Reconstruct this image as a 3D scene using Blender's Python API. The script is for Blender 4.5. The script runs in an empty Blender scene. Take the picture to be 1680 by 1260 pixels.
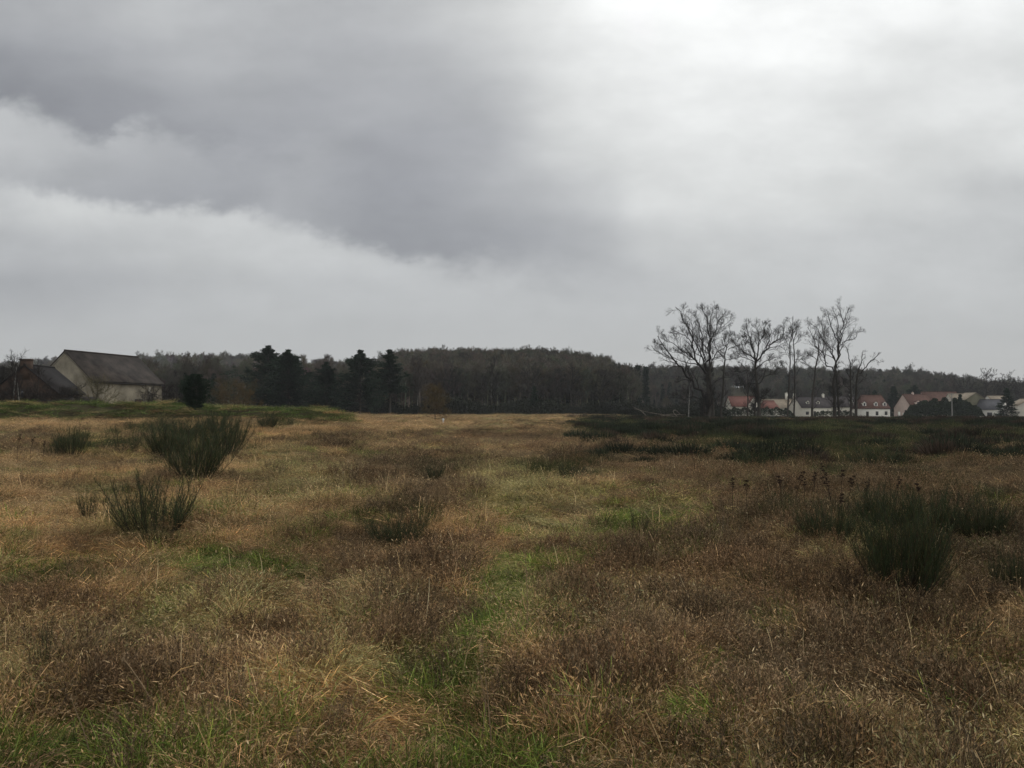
import bpy, math, random
import numpy as np
from math import radians

# ---------------------------------------------------------------- camera, sky, sun
SC = bpy.context.scene
COL = SC.collection
PITCH = math.atan(40 / 1306.0)
EYE = 2.0
cd = bpy.data.cameras.new("camera")
cam = bpy.data.objects.new("camera", cd); COL.objects.link(cam)
cam.location = (0, 0, EYE)
cam.rotation_euler = (math.pi / 2 + PITCH, 0, 0)
cd.sensor_width = 36; cd.lens = 27.99
cd.clip_start = 0.05; cd.clip_end = 9000
SC.camera = cam
SC.view_settings.view_transform = 'Standard'; SC.view_settings.look = 'None'
SC.view_settings.exposure = 0.0; SC.view_settings.gamma = 1.0
SC.cycles.use_denoising = True; SC.cycles.denoising_prefilter = 'ACCURATE'
SC.cycles.max_bounces = 5; SC.cycles.volume_bounces = 0
SC.cycles.diffuse_bounces = 3
SC.cycles.transparent_max_bounces = 8
SC.cycles.use_adaptive_sampling = True
SC.cycles.adaptive_threshold = 0.015

SUN_EL, SUN_AZ = 48, 12      # behind the bright cloud, upper right of the frame
def lin(c):
    c = c / 255.0
    return c / 12.92 if c <= 0.04045 else ((c + 0.055) / 1.055) ** 2.4

def build_world():
    w = bpy.data.worlds.new("World"); SC.world = w; w.use_nodes = True
    nt = w.node_tree; N = nt.nodes; L = nt.links
    N.clear()
    def math_(op, a, b=None, clamp=False):
        n = N.new('ShaderNodeMath'); n.operation = op; n.use_clamp = clamp
        for i, v in enumerate((a, b)):
            if v is None: continue
            if isinstance(v, (int, float)): n.inputs[i].default_value = v
            else: L.new(v, n.inputs[i])
        return n.outputs[0]
    tc = N.new('ShaderNodeTexCoord')
    nrm = N.new('ShaderNodeVectorMath'); nrm.operation = 'NORMALIZE'
    L.new(tc.outputs['Generated'], nrm.inputs[0])
    sep = N.new('ShaderNodeSeparateXYZ'); L.new(nrm.outputs[0], sep.inputs[0])
    ay = math_('MAXIMUM', math_('ABSOLUTE', sep.outputs[1]), 0.12)
    u = math_('DIVIDE', sep.outputs[0], ay)
    v = math_('DIVIDE', sep.outputs[2], ay)
    comb = N.new('ShaderNodeCombineXYZ'); L.new(u, comb.inputs[0]); L.new(v, comb.inputs[1])
    def noise(scale, detail, stretch=(1, 1, 1), rough=0.5, off=0):
        m = N.new('ShaderNodeMapping'); m.inputs['Scale'].default_value = stretch
        m.inputs['Location'].default_value = (off, off, off)
        L.new(comb.outputs[0], m.inputs['Vector'])
        n = N.new('ShaderNodeTexNoise'); n.inputs['Scale'].default_value = scale
        n.inputs['Detail'].default_value = detail; n.inputs['Roughness'].default_value = rough
        L.new(m.outputs[0], n.inputs['Vector'])
        return math_('SUBTRACT', n.outputs['Fac'], 0.5)
    n1 = noise(5.0, 4, (1, 1.6, 1)); n2 = noise(5.0, 4, (1, 1.6, 1), off=3.7)
    n3 = noise(22.0, 6, (1, 1.5, 1), 0.6, 8.1)
    n4 = noise(7.0, 7, (0.8, 2.0, 1), 0.55, 1.3)
    n5 = noise(2.2, 3, (0.8, 2.0, 1), 0.5, 5.3)
    # U runs along the azimuth and V down from the zenith, in sky-map units
    U = math_('ADD', math_('MULTIPLY_ADD', u, 1306.0), 0)
    U.node.inputs[0].default_value = 0
    mu = N.new('ShaderNodeMath'); mu.operation = 'MULTIPLY_ADD'; L.new(u, mu.inputs[0]); mu.inputs[1].default_value = 1306.0; mu.inputs[2].default_value = 840.0
    mv = N.new('ShaderNodeMath'); mv.operation = 'MULTIPLY_ADD'; L.new(v, mv.inputs[0]); mv.inputs[1].default_value = -1306.0; mv.inputs[2].default_value = 670.0
    Uw = math_('ADD', mu.outputs[0], math_('MULTIPLY', n1, 110.0))
    Vw = math_('ADD', mv.outputs[0], math_('MULTIPLY', n2, 60.0))
    fac = math_('DIVIDE', Uw, 1680.0)
    def ramp(stops):
        r = N.new('ShaderNodeValToRGB'); cr = r.color_ramp; cr.interpolation = 'B_SPLINE'
        stops = sorted(stops.items())
        while len(cr.elements) < len(stops): cr.elements.new(0.5)
        for e, (px, g) in zip(cr.elements, stops):
            e.position = min(1.0, px / 1680.0)
            k = min(1.0, max(0.0, (g - 155) / 55.0)); g += 3 + 4 * (g < 160)
            c = (g - 1.5 + k, g + k, g + 4 - 4.5 * k)
            e.color = (lin(c[0]), lin(c[1]), lin(c[2]), 1)
        L.new(fac, r.inputs[0])
        return r.outputs[0]
    def mix(f, a, b):
        m = N.new('ShaderNodeMix'); m.data_type = 'RGBA'
        if isinstance(f, float): m.inputs[0].default_value = f
        else: L.new(f, m.inputs[0])
        for s, i in ((a, 6), (b, 7)):
            if isinstance(s, tuple): m.inputs[i].default_value = s
            else: L.new(s, m.inputs[i])
        return m.outputs[2]
    def mrange(x, a, b, typ='SMOOTHSTEP'):
        m = N.new('ShaderNodeMapRange'); m.interpolation_type = typ
        for s, nm in ((x, 'Value'), (a, 'From Min'), (b, 'From Max')):
            if isinstance(s, (int, float)): m.inputs[nm].default_value = s
            else: L.new(s, m.inputs[nm])
        return m.outputs[0]
    def rows(d):
        ks = sorted(d)
        out = ramp(d[ks[0]])
        for a, b in zip(ks, ks[1:]):
            out = mix(mrange(Vw, a, b), out, ramp(d[b]))
        return out
    UP = rows(SKY_UP); MID = rows(SKY_MID); LOW = rows(SKY_LOW)
    def edge(points):
        f = N.new('ShaderNodeFloatCurve'); c = f.mapping.curves[0]
        pts = [(px / 1680.0, py / 700.0) for px, py in points]
        while len(c.points) < len(pts): c.points.new(0.5, 0.5)
        for p, q in zip(c.points, pts): p.location = q
        f.mapping.update()
        f2 = math_('DIVIDE', math_('ADD', mu.outputs[0], math_('MULTIPLY', n3, 60.0)), 1680.0, True)
        L.new(f2, f.inputs['Value'])
        return math_('MULTIPLY', f.outputs[0], 700.0)
    e1 = edge([(0, 160), (60, 180), (120, 213), (160, 222), (190, 208), (240, 204), (300, 230), (370, 246), (430, 255), (520, 250), (1680, 250)])
    e2 = edge([(0, 300), (80, 318), (200, 336), (300, 342), (420, 346), (480, 374), (560, 392), (640, 418), (720, 428), (850, 442), (950, 470), (1100, 505), (1680, 560)])
    soft1 = mrange(mu.outputs[0], 300, 560, 'LINEAR'); soft2 = mrange(mu.outputs[0], 700, 1050, 'LINEAR')
    def mask(e, soft, w0, w1, amp):
        d = math_('SUBTRACT', e, math_('ADD', mv.outputs[0], math_('MULTIPLY', n3, amp)))
        wd = math_('ADD', math_('MULTIPLY', soft, w1), w0)
        return mrange(math_('DIVIDE', d, wd), -1.0, 1.0)
    m1 = math_('MAXIMUM', mask(e1, soft1, 24.0, 90.0, 80.0), mrange(mu.outputs[0], 420, 620)); m2 = math_('MAXIMUM', mask(e2, soft2, 19.0, 70.0, 80.0), mrange(mu.outputs[0], 930, 1130))
    c = mix(m2, LOW, mix(m1, MID, UP))
    # fine cloud structure
    tex = math_('ADD', math_('MULTIPLY', n4, 0.34), math_('ADD', math_('MULTIPLY', n3, 0.13), 1.0))
    h = mrange(mv.outputs[0], 640, 420)
    tex = math_('ADD', math_('MULTIPLY', math_('SUBTRACT', tex, 1.0), math_('ADD', math_('MULTIPLY', h, 0.8), 0.2)), 1.0)
    vm = N.new('ShaderNodeVectorMath'); vm.operation = 'SCALE'; L.new(c, vm.inputs[0]); L.new(tex, vm.inputs['Scale'])
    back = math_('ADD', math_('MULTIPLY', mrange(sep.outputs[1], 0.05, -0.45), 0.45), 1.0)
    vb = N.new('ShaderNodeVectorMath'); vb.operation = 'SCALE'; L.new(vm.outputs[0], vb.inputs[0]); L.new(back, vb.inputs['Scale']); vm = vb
    sky = N.new('ShaderNodeTexSky'); sky.sky_type = 'NISHITA'; sky.sun_disc = False
    sky.sun_elevation = radians(SUN_EL); sky.sun_rotation = radians(SUN_AZ)
    sv = N.new('ShaderNodeVectorMath'); sv.operation = 'SCALE'; L.new(sky.outputs[0], sv.inputs[0]); sv.inputs['Scale'].default_value = 1.0
    b1 = N.new('ShaderNodeBackground'); L.new(sv.outputs[0], b1.inputs[0]); b1.inputs[1].default_value = 0.1
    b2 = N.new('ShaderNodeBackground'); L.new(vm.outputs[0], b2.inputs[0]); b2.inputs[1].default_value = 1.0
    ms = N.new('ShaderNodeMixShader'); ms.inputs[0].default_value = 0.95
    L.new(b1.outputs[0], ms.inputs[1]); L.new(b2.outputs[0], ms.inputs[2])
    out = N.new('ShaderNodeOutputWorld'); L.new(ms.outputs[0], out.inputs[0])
    w.cycles.sampling_method = 'MANUAL'; w.cycles.sample_map_resolution = 512

SKY_UP = {
 0: {0:174,150:180,230:192,350:182,450:184,560:178,700:188,800:208,880:226,950:246,1040:255,1100:248,1180:252,1250:246,1320:254,1400:244,1500:248,1560:238,1620:248,1680:240},
 90: {0:140,150:163,300:180,450:177,550:171,700:178,780:188,850:200,950:226,1050:238,1150:250,1300:248,1400:238,1500:226,1600:228,1680:216},
 160: {0:134,100:138,200:146,300:163,400:171,500:162,560:168,700:170,800:180,860:194,920:214,1000:230,1150:238,1300:236,1350:224,1420:214,1500:222,1600:230,1680:228},
 240: {0:140,150:140,250:143,350:148,450:154,520:162,600:154,700:160,800:168,850:182,900:200,1000:215,1100:224,1300:230,1400:225,1480:214,1600:216,1680:222},
 315: {0:150,200:156,400:156,550:153,650:146,710:154,800:172,900:182,1000:198,1050:218,1200:220,1400:211,1550:202,1680:194},
 400: {0:150,400:152,550:146,650:146,800:148,900:164,1000:182,1060:202,1200:198,1400:195,1680:192},
 480: {0:160,800:160,900:170,1000:178,1100:190,1250:192,1400:192,1600:190,1680:190},
 560: {0:180,800:180,1100:185,1400:185,1680:184},
 650: {0:180,800:182,1680:181}}
SKY_MID = {
 220: {0:190,150:180,300:172,420:170,520:163,1680:220},
 320: {0:172,150:166,300:161,450:156,1680:210}}
SKY_LOW = {
 330: {0:190,80:206,200:204,300:200,450:200,600:190,1680:200},
 415: {0:178,100:180,200:188,400:197,550:194,700:186,900:184,1680:200},
 465: {0:166,150:170,300:184,500:188,800:186,1100:188,1680:192},
 560: {0:180,200:181,500:183,800:183,1100:184,1680:184},
 650: {0:180,800:181,1680:181}}
build_world()

sd = bpy.data.lights.new("sun", 'SUN'); sd.energy = 0.6; sd.angle = radians(25); sd.color = (1.0, 0.97, 0.92)
sun = bpy.data.objects.new("sun", sd); COL.objects.link(sun)
sun.rotation_euler = (math.pi / 2 - radians(SUN_EL), 0, -radians(SUN_AZ) + math.pi)
sun.location = (0, 0, 50)

# ---------------------------------------------------------------- numbers to places
F = 1306.0
CP, SP = math.cos(PITCH), math.sin(PITCH)
def ray(px, py):
    cx, cy = (px - 840) / F, (630 - py) / F
    y = CP - cy * SP; z = SP + cy * CP
    return cx / y, z / y
def at(px, py, Y):
    t, s = ray(px, py)
    return np.array((t * Y, Y, EYE + s * Y))
def topix(x, y, z):
    y = np.maximum(y, 0.1)
    f = y * CP + (z - EYE) * SP; up = -y * SP + (z - EYE) * CP
    return 840 + F * x / f, 630 - F * up / f

def sstep(a, b, x):
    k = np.clip((x - a) / (b - a), 0, 1); return k * k * (3 - 2 * k)

def vnoise(x, y, seed=0):
    x = np.asarray(x, float); y = np.asarray(y, float)
    xi = np.floor(x).astype(np.int64); yi = np.floor(y).astype(np.int64)
    fx = x - xi; fy = y - yi
    fx = fx * fx * (3 - 2 * fx); fy = fy * fy * (3 - 2 * fy)
    def h(a, b):
        n = (a * 374761393 + b * 668265263 + seed * 1442695041) & 0xffffffff
        n = ((n ^ (n >> 13)) * 1274126177) & 0xffffffff
        n = n ^ (n >> 16)
        return (n & 0xffff) / 65535.0
    return (h(xi, yi) * (1 - fx) + h(xi + 1, yi) * fx) * (1 - fy) + (h(xi, yi + 1) * (1 - fx) + h(xi + 1, yi + 1) * fx) * fy
def fbm(x, y, seed=0, oct=4):
    a, s, tot = 0, 1.0, 0
    for i in range(oct):
        a = a + s * vnoise(np.asarray(x) * 2 ** i, np.asarray(y) * 2 ** i, seed + i * 17); tot += s; s *= 0.5
    return a / tot

# skyline of the wooded rises: top of the trees (pixel) -> height of the land under them
SKY_T = np.array([-400, 0, 60, 230, 300, 400, 440, 500, 560, 620, 660, 720, 780, 840, 900, 960, 1000, 1030, 1100, 1170, 1250, 1300, 1400, 1450, 1500, 1560, 1600, 1680, 2100.])
SKY_Y = np.array([600, 598, 594, 587, 585, 583, 586, 596, 594, 589, 581, 577, 579, 577, 581, 585, 592, 602, 601, 599, 602, 603, 604, 604, 607, 613, 622, 630, 640.])
def crest_y(px): return np.where(px < 560, 520.0, np.where(px < 1015, 400.0, 620.0))
def crest_h(t):
    px = 840 + t * F
    top = np.interp(px, SKY_T, SKY_Y)
    yc = np.interp(px, [520, 640, 990, 1060], [520, 400, 400, 620])
    return np.maximum(0, 2 + (670 - top) / F * yc - 15.6), yc
def terr(x, y):
    x = np.asarray(x, float); y = np.asarray(y, float)
    yy = np.maximum(y, 1.0); t = np.clip(x / yy, -1.3, 1.3)
    z = 0.10 * (fbm(x / 2.2, y / 2.2, 5, 3) - 0.5) * sstep(200, 60, y) + 0.22 * (fbm(x / .7, y / .7, 6, 2) - 0.5) * sstep(30, 12, y)
    z = z + 0.35 * (fbm(x / 14, y / 14, 9, 2) - 0.5) * sstep(3, 25, y)
    left = sstep(-0.12, -0.30, t)
    z = z + left * 0.75 * sstep(26, 68, y) * (y > 0)
    right = sstep(0.05, 0.30, t)
    z = z - right * 1.35 * sstep(110, 240, y) * (y > 0)
    h, yc = crest_h(t)
    z = z + h * sstep(yc * 0.66, yc, y) * (y > 0)
    return z
def ground(px, py):
    t, s = ray(px, py)
    Y = np.geomspace(2.5, 400, 4000)
    d = EYE + s * Y - terr(t * Y, Y)
    i = np.argmax(d < 0) if (d < 0).any() else len(Y) - 1
    return np.array((t * Y[i], Y[i], float(terr(t * Y[i], Y[i]))))

# ---------------------------------------------------------------- mesh helpers
def nobj(name, me, mat=None, parent=None, loc=None):
    o = bpy.data.objects.new(name, me); COL.objects.link(o)
    if mat is not None and me is not None and not me.materials: me.materials.append(mat)
    if parent is not None: o.parent = parent
    if loc is not None: o.location = loc
    return o
def tag(o, label=None, cat=None, group=None, kind=None):
    if label: o['label'] = label
    if cat: o['category'] = cat
    if group: o['group'] = group
    if kind: o['kind'] = kind
    return o
def empty(name, loc, label, cat, group=None, rz=0.0, sc=None):
    o = bpy.data.objects.new(name, None); COL.objects.link(o)
    o.location = loc; o.rotation_euler = (0, 0, rz)
    o.empty_display_size = 0.2
    if sc is not None: o.scale = sc
    return tag(o, label, cat, group)
def copy_tree(o, parent=None):
    c = o.copy(); COL.objects.link(c)
    if parent is not None: c.parent = parent
    for ch in o.children: copy_tree(ch, c)
    return c

def npmesh(name, V, faces, tint=None, smooth=False):
    """faces: list of (m,k) index arrays"""
    me = bpy.data.meshes.new(name)
    V = np.asarray(V, np.float32)
    me.vertices.add(len(V)); me.vertices.foreach_set('co', V.ravel())
    faces = [np.asarray(f, np.int32) for f in faces if len(f)]
    idx = np.concatenate([f.ravel() for f in faces])
    tot = np.concatenate([np.full(len(f), f.shape[1], np.int32) for f in faces])
    st = np.concatenate(([0], np.cumsum(tot)[:-1])).astype(np.int32)
    me.loops.add(len(idx)); me.loops.foreach_set('vertex_index', idx)
    me.polygons.add(len(tot)); me.polygons.foreach_set('loop_start', st); me.polygons.foreach_set('loop_total', tot)
    if smooth: me.polygons.foreach_set('use_smooth', np.ones(len(tot), bool))
    if tint is not None:
        a = me.color_attributes.new('tint', 'FLOAT_COLOR', 'POINT')
        c = np.ones((len(V), 4), np.float32); tint = np.asarray(tint, np.float32)
        if tint.ndim == 1: c[:, :3] = tint[:, None]
        else: c[:, :3] = tint
        a.data.foreach_set('color', c.ravel())
    me.update(calc_edges=True); me.validate()
    return me

class Acc:
    def __init__(s): s.V = []; s.F = {3: [], 4: []}; s.T = []; s.n = 0; s.P = {}
    def add(s, V, F, T=None):
        V = np.asarray(V, float).reshape(-1, 3)
        if isinstance(F, list) and isinstance(F[0], tuple): F = [np.array(F)]
        for f in (F if isinstance(F, list) else [F]):
            f = np.asarray(f)
            if len(f): s.F.setdefault(f.shape[1], []).append(f + s.n)
        s.V.append(V)
        if T is None: T = np.ones((len(V), 3))
        T = np.asarray(T, float)
        if T.ndim == 1: T = np.repeat(T[:, None], 3, 1)
        s.T.append(T); s.n += len(V)
        return s
    def mesh(s, name, smooth=False):
        return npmesh(name, np.concatenate(s.V), [np.concatenate(f) for f in s.F.values() if f], np.concatenate(s.T), smooth)

def norm(v):
    return v / np.maximum(np.linalg.norm(v, axis=-1, keepdims=True), 1e-9)
def tangents(P):
    T = np.empty_like(P); T[:, 1:-1] = P[:, 2:] - P[:, :-2]; T[:, 0] = P[:, 1] - P[:, 0]; T[:, -1] = P[:, -1] - P[:, -2]
    return norm(T)
def tubes(P, R, sides=4, rng=None):
    n, k, _ = P.shape
    T = tangents(P)
    ref = np.where(np.abs(T[:, :1, 2:3]) > 0.8, np.array((1., 0.1, 0)), np.array((0.05, 0, 1.)))
    A = norm(np.cross(T, np.broadcast_to(ref, T.shape))); B = np.cross(T, A)
    a = np.arange(sides) * 2 * math.pi / sides
    ring = P[:, :, None] + R[:, :, None, None] * (np.cos(a)[None, None, :, None] * A[:, :, None] + np.sin(a)[None, None, :, None] * B[:, :, None])
    V = ring.reshape(-1, 3)
    i = np.arange(n)[:, None, None] * k * sides; j = np.arange(k - 1)[None, :, None] * sides; s = np.arange(sides)[None, None, :]
    s2 = (s + 1) % sides
    Fq = np.stack((i + j + s, i + j + s2, i + j + sides + s2, i + j + sides + s), -1).reshape(-1, 4)
    return V, Fq
def ribbons(P, W, S):
    """P (n,k,3) W (n,k) half widths S (n,3) side vectors"""
    n, k, _ = P.shape
    V = np.stack((P - W[..., None] * S[:, None], P + W[..., None] * S[:, None]), 2).reshape(-1, 3)
    i = np.arange(n)[:, None] * k * 2; j = np.arange(k - 1)[None, :] * 2
    b = i + j
    Fq = np.stack((b, b + 1, b + 3, b + 2), -1).reshape(-1, 4)
    return V, Fq
def resample(pts, k):
    pts = np.asarray(pts, float)
    # smooth (Catmull-like) by linear param then light smoothing
    d = np.concatenate(([0], np.cumsum(np.linalg.norm(np.diff(pts, axis=0), axis=1))))
    u = np.linspace(0, d[-1], k)
    out = np.stack([np.interp(u, d, pts[:, c]) for c in range(3)], 1)
    o = out.copy(); o[1:-1] = out[1:-1] * 0.5 + (out[:-2] + out[2:]) * 0.25
    return o
def spawn(P, R, m, lenf, ang, k, rng, up=0.25, wob=0.15, rf=0.55, u0=0.25, u1=1.0, taper=0.25, lmin=0.0, bal=False):
    n, kk, _ = P.shape
    L = np.linalg.norm(np.diff(P, axis=1), axis=2).sum(1)
    u = (np.arange(m)[None] + rng.random((n, m))) / m * (u1 - u0) + u0
    f = u * (kk - 1); i0 = np.minimum(f.astype(int), kk - 2); fr = (f - i0)[..., None]
    ii = np.arange(n)[:, None]
    base = P[ii, i0] * (1 - fr) + P[ii, i0 + 1] * fr
    rad = R[ii, i0] * (1 - fr[..., 0]) + R[ii, i0 + 1] * fr[..., 0]
    T = norm(P[ii, i0 + 1] - P[ii, i0])
    rv = norm(rng.normal(size=(n, m, 3))); side = norm(np.cross(T, rv))
    a = np.radians(ang) * (0.7 + 0.6 * rng.random((n, m, 1)))
    D = norm(T * np.cos(a) + side * np.sin(a) + np.array((0, 0, up)))
    ln = L[:, None] * lenf * (1.25 - 0.98 * u) * (0.6 + 0.8 * rng.random((n, m))) + lmin
    N = n * m
    base = base.reshape(N, 3); D = D.reshape(N, 3); ln = ln.reshape(N); rad = rad.reshape(N)
    if bal:
        Ls = np.repeat(L, m); kp = rng.random(N) < np.clip(Ls / L.max() * 1.7, .22, 1); base, D, ln, rad = base[kp], D[kp], ln[kp], rad[kp]; N = len(base)
    Q = np.empty((N, k, 3)); Q[:, 0] = base
    d = D
    for j in range(1, k):
        d = norm(d + rng.normal(size=(N, 3)) * wob + np.array((0, 0, up * 0.25)))
        Q[:, j] = Q[:, j - 1] + d * (ln / (k - 1))[:, None]
    R2 = (rad * rf)[:, None] * np.linspace(1, taper, k)[None]
    return Q, R2

# ---------------------------------------------------------------- materials
def mat(name, base=(0.2, 0.2, 0.2), var=0.25, scale=3.0, rough=0.9, tint=False, inst=False, transl=0.0, second=None, bump=0.0, bscale=20.0, stretch=(1, 1, 1), coord='Object', spec=0.15):
    m = bpy.data.materials.new(name); m.use_nodes = True
    nt = m.node_tree; N = nt.nodes; L = nt.links
    bs = N['Principled BSDF']; out = N['Material Output']
    bs.inputs['Roughness'].default_value = rough
    bs.inputs['Specular IOR Level'].default_value = spec
    tc = N.new('ShaderNodeTexCoord'); mp = N.new('ShaderNodeMapping'); mp.inputs['Scale'].default_value = stretch
    L.new(tc.outputs[coord], mp.inputs['Vector'])
    ns = N.new('ShaderNodeTexNoise'); ns.inputs['Scale'].default_value = scale; ns.inputs['Detail'].default_value = 5
    ns.inputs['Roughness'].default_value = 0.6
    L.new(mp.outputs[0], ns.inputs['Vector'])
    r = N.new('ShaderNodeValToRGB'); L.new(ns.outputs['Fac'], r.inputs[0])
    b = np.array(base); s2 = np.array(second) if second is not None else b * (1 + var)
    lo = b * (1 - var)
    r.color_ramp.elements[0].position = 0.3; r.color_ramp.elements[0].color = (*lo, 1)
    r.color_ramp.elements[1].position = 0.7; r.color_ramp.elements[1].color = (*s2, 1)
    colr = r.outputs[0]
    def mul(a, bsock):
        mx = N.new('ShaderNodeMix'); mx.data_type = 'RGBA'; mx.blend_type = 'MULTIPLY'; mx.inputs[0].default_value = 1
        L.new(a, mx.inputs[6]); L.new(bsock, mx.inputs[7]); return mx.outputs[2]
    if tint:
        at_ = N.new('ShaderNodeAttribute'); at_.attribute_name = 'tint'; colr = mul(colr, at_.outputs['Color'])
    if inst:
        ai = N.new('ShaderNodeAttribute'); ai.attribute_type = 'INSTANCER'; ai.attribute_name = 'icol'; colr = mul(colr, ai.outputs['Color'])
    L.new(colr, bs.inputs['Base Color'])
    if bump:
        n2 = N.new('ShaderNodeTexNoise'); n2.inputs['Scale'].default_value = bscale; n2.inputs['Detail'].default_value = 6
        L.new(mp.outputs[0], n2.inputs['Vector'])
        bp = N.new('ShaderNodeBump'); bp.inputs['Strength'].default_value = bump; bp.inputs['Distance'].default_value = 0.05
        L.new(n2.outputs['Fac'], bp.inputs['Height']); L.new(bp.outputs[0], bs.inputs['Normal'])
    if transl > 0:
        tr = N.new('ShaderNodeBsdfTranslucent'); L.new(colr, tr.inputs['Color'])
        ms = N.new('ShaderNodeMixShader'); ms.inputs[0].default_value = transl
        L.new(bs.outputs[0], ms.inputs[1]); L.new(tr.outputs[0], ms.inputs[2]); L.new(ms.outputs[0], out.inputs['Surface'])
    return m

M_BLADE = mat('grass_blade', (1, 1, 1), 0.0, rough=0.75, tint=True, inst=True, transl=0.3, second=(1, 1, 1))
M_GROUND = mat('soil_and_moss', (0.055, 0.040, 0.022), 0.4, 0.7, second=(0.085, 0.080, 0.030), bump=0.6, bscale=8)
M_BARK = mat('bark', (0.052, 0.046, 0.038), 0.35, 2.0, tint=True, bump=0.5, bscale=6, stretch=(3, 3, 0.6))
M_TWIG = mat('twig', (0.026, 0.022, 0.019), 0.25, 1.0, tint=True)
M_BIRCH = mat('birch_bark', (0.12, 0.115, 0.10), 0.6, 2.2, second=(0.32, 0.31, 0.28), stretch=(1, 1, 3))
M_WOODTREE = mat('woodland_bark', (1, 1, 1), 0.0, second=(1, 1, 1), tint=True, inst=True)
M_CONIFER = mat('conifer_needles', (0.020, 0.034, 0.020), 0.4, 0.8, tint=True, rough=0.8)
M_BROOM = mat('broom_shoots', (0.037, 0.050, 0.021), 0.35, 5, tint=True, rough=0.6)
M_BROOMW = mat('broom_wood', (0.045, 0.035, 0.022), 0.3, 5)
M_DEAD = mat('dead_stem', (0.036, 0.024, 0.017), 0.3, 8, tint=True)
M_STRAW = mat('straw_stem', (0.24, 0.17, 0.10), 0.3, 8, tint=True)
M_DEADWOOD = mat('bleached_wood', (0.20, 0.17, 0.14), 0.3, 2)
M_HEDGE = mat('hedge_leaves', (0.020, 0.031, 0.013), 0.35, 0.6, tint=True)
M_PINK = mat('pink_tile_roof', (0.17, 0.075, 0.060), 0.25, 1.2, bump=0.3)
M_RED = mat('red_tile_roof', (0.105, 0.056, 0.043), 0.3, 1.2, bump=0.3)
M_PURP = mat('brown_tile_roof', (0.050, 0.042, 0.042), 0.3, 1.0, bump=0.3)
M_TAN = mat('tan_tile_roof', (0.26, 0.215, 0.16), 0.25, 1.0, bump=0.3)
M_SLATE = mat('slate_roof', (0.085, 0.085, 0.092), 0.25, 1.0, bump=0.3)
M_OLDTILE = mat('old_tile_roof', (0.034, 0.030, 0.028), 0.4, 0.6, second=(0.078, 0.064, 0.054), bump=0.5, bscale=4)
M_CREAM = mat('cream_render', (0.66, 0.62, 0.53), 0.1, 0.8)
M_PINKW = mat('pink_render', (0.62, 0.49, 0.42), 0.1, 0.8)
M_WHITE = mat('white_render', (0.80, 0.77, 0.70), 0.05, 0.8)
M_OLIVEW = mat('ochre_render', (0.17, 0.16, 0.11), 0.15, 0.8)
M_DARKTILE = mat('dark_tile_roof', (0.018, 0.016, 0.016), 0.35, 0.5, second=(0.032, 0.028, 0.027), bump=0.5, bscale=4)
M_STONE = mat('barn_render', (0.19, 0.165, 0.12), 0.45, 0.45, second=(0.33, 0.295, 0.225), bump=0.6, bscale=3)
M_STONE_PALE = mat('barn_stone_edge', (0.22, 0.20, 0.16), 0.4, 1.5)
M_BRICK = mat('old_brick', (0.060, 0.042, 0.032), 0.35, 0.7, second=(0.10, 0.065, 0.048), bump=0.5)
M_DARKWOOD = mat('dark_wood', (0.03, 0.028, 0.025), 0.3, 1)
M_RUSTDOOR = mat('rusty_door', (0.09, 0.05, 0.038), 0.4, 2)
M_GLASS = mat('window_glass', (0.03, 0.033, 0.036), 0.2, 1, rough=0.15, spec=0.5)
M_FRAME = mat('window_frame', (0.10, 0.085, 0.07), 0.15, 1)
M_CONCRETE = mat('concrete', (0.26, 0.25, 0.23), 0.2, 2)
M_WALLGREY = mat('grey_wall', (0.075, 0.07, 0.06), 0.3, 1)
M_CAP = mat('white_cap', (0.55, 0.55, 0.53), 0.1, 1)

# ---------------------------------------------------------------- ground
def axis(n, R, k):
    t = np.linspace(-1, 1, n); return R * np.sinh(k * t) / math.sinh(k)
def grid_faces(nx, ny):
    i = np.arange(nx - 1)[None, :]; j = np.arange(ny - 1)[:, None]; a = j * nx + i
    return np.stack((a, a + 1, a + nx + 1, a + nx), -1).reshape(-1, 4)
gx = axis(460, 7000, 8.3); gy = axis(460, 7000, 8.3) + 8
X, Y = np.meshgrid(gx, gy)
Z = terr(X, Y)
gme = npmesh('ground', np.stack((X, Y, Z), -1).reshape(-1, 3), [grid_faces(460, 460)], smooth=True)
tag(nobj('ground', gme, M_GROUND), kind='structure')

# long earth bank on the left, overgrown with green grass
BK_Y = 78.0
def bank_top(x):
    px = 840 + x / BK_Y * F
    py = np.interp(px, [-300, 0, 300, 350, 400, 470, 500, 520, 545, 575, 590], [658, 659, 660, 664, 665, 667, 668, 665, 669, 680, 690])
    return EYE + (670 - py) / F * BK_Y - 0.28
def bank_h(x, y):
    """height of the bank surface above the ground, <=0 outside"""
    g = terr(x, y)
    w = 3.6
    prof = np.clip(1 - np.abs((y - BK_Y - 0.8 * np.sin(x * 0.12)) / w) ** 2.0, 0, 1) ** 0.8
    top = bank_top(x) + 0.8 * (fbm(x / 1.9, y / 1.9, 31, 3) - 0.5)
    return np.maximum(0, top - g) * prof
bx = np.arange(-80, -13.5, 0.35); by = np.arange(BK_Y - 5, BK_Y + 5.1, 0.3)
BX, BY = np.meshgrid(bx, by); hb = bank_h(BX, BY)
bme = npmesh('bank', np.stack((BX, BY, terr(BX, BY) + hb - 0.12), -1).reshape(-1, 3), [grid_faces(len(bx), len(by))], smooth=True)
tag(nobj('earth_bank', bme, M_GROUND), kind='structure')
def surf(x, y):
    return terr(x, y) + np.where((np.abs(y - BK_Y) < 4.8) & (x < -13.6), bank_h(x, y), 0)

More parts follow.
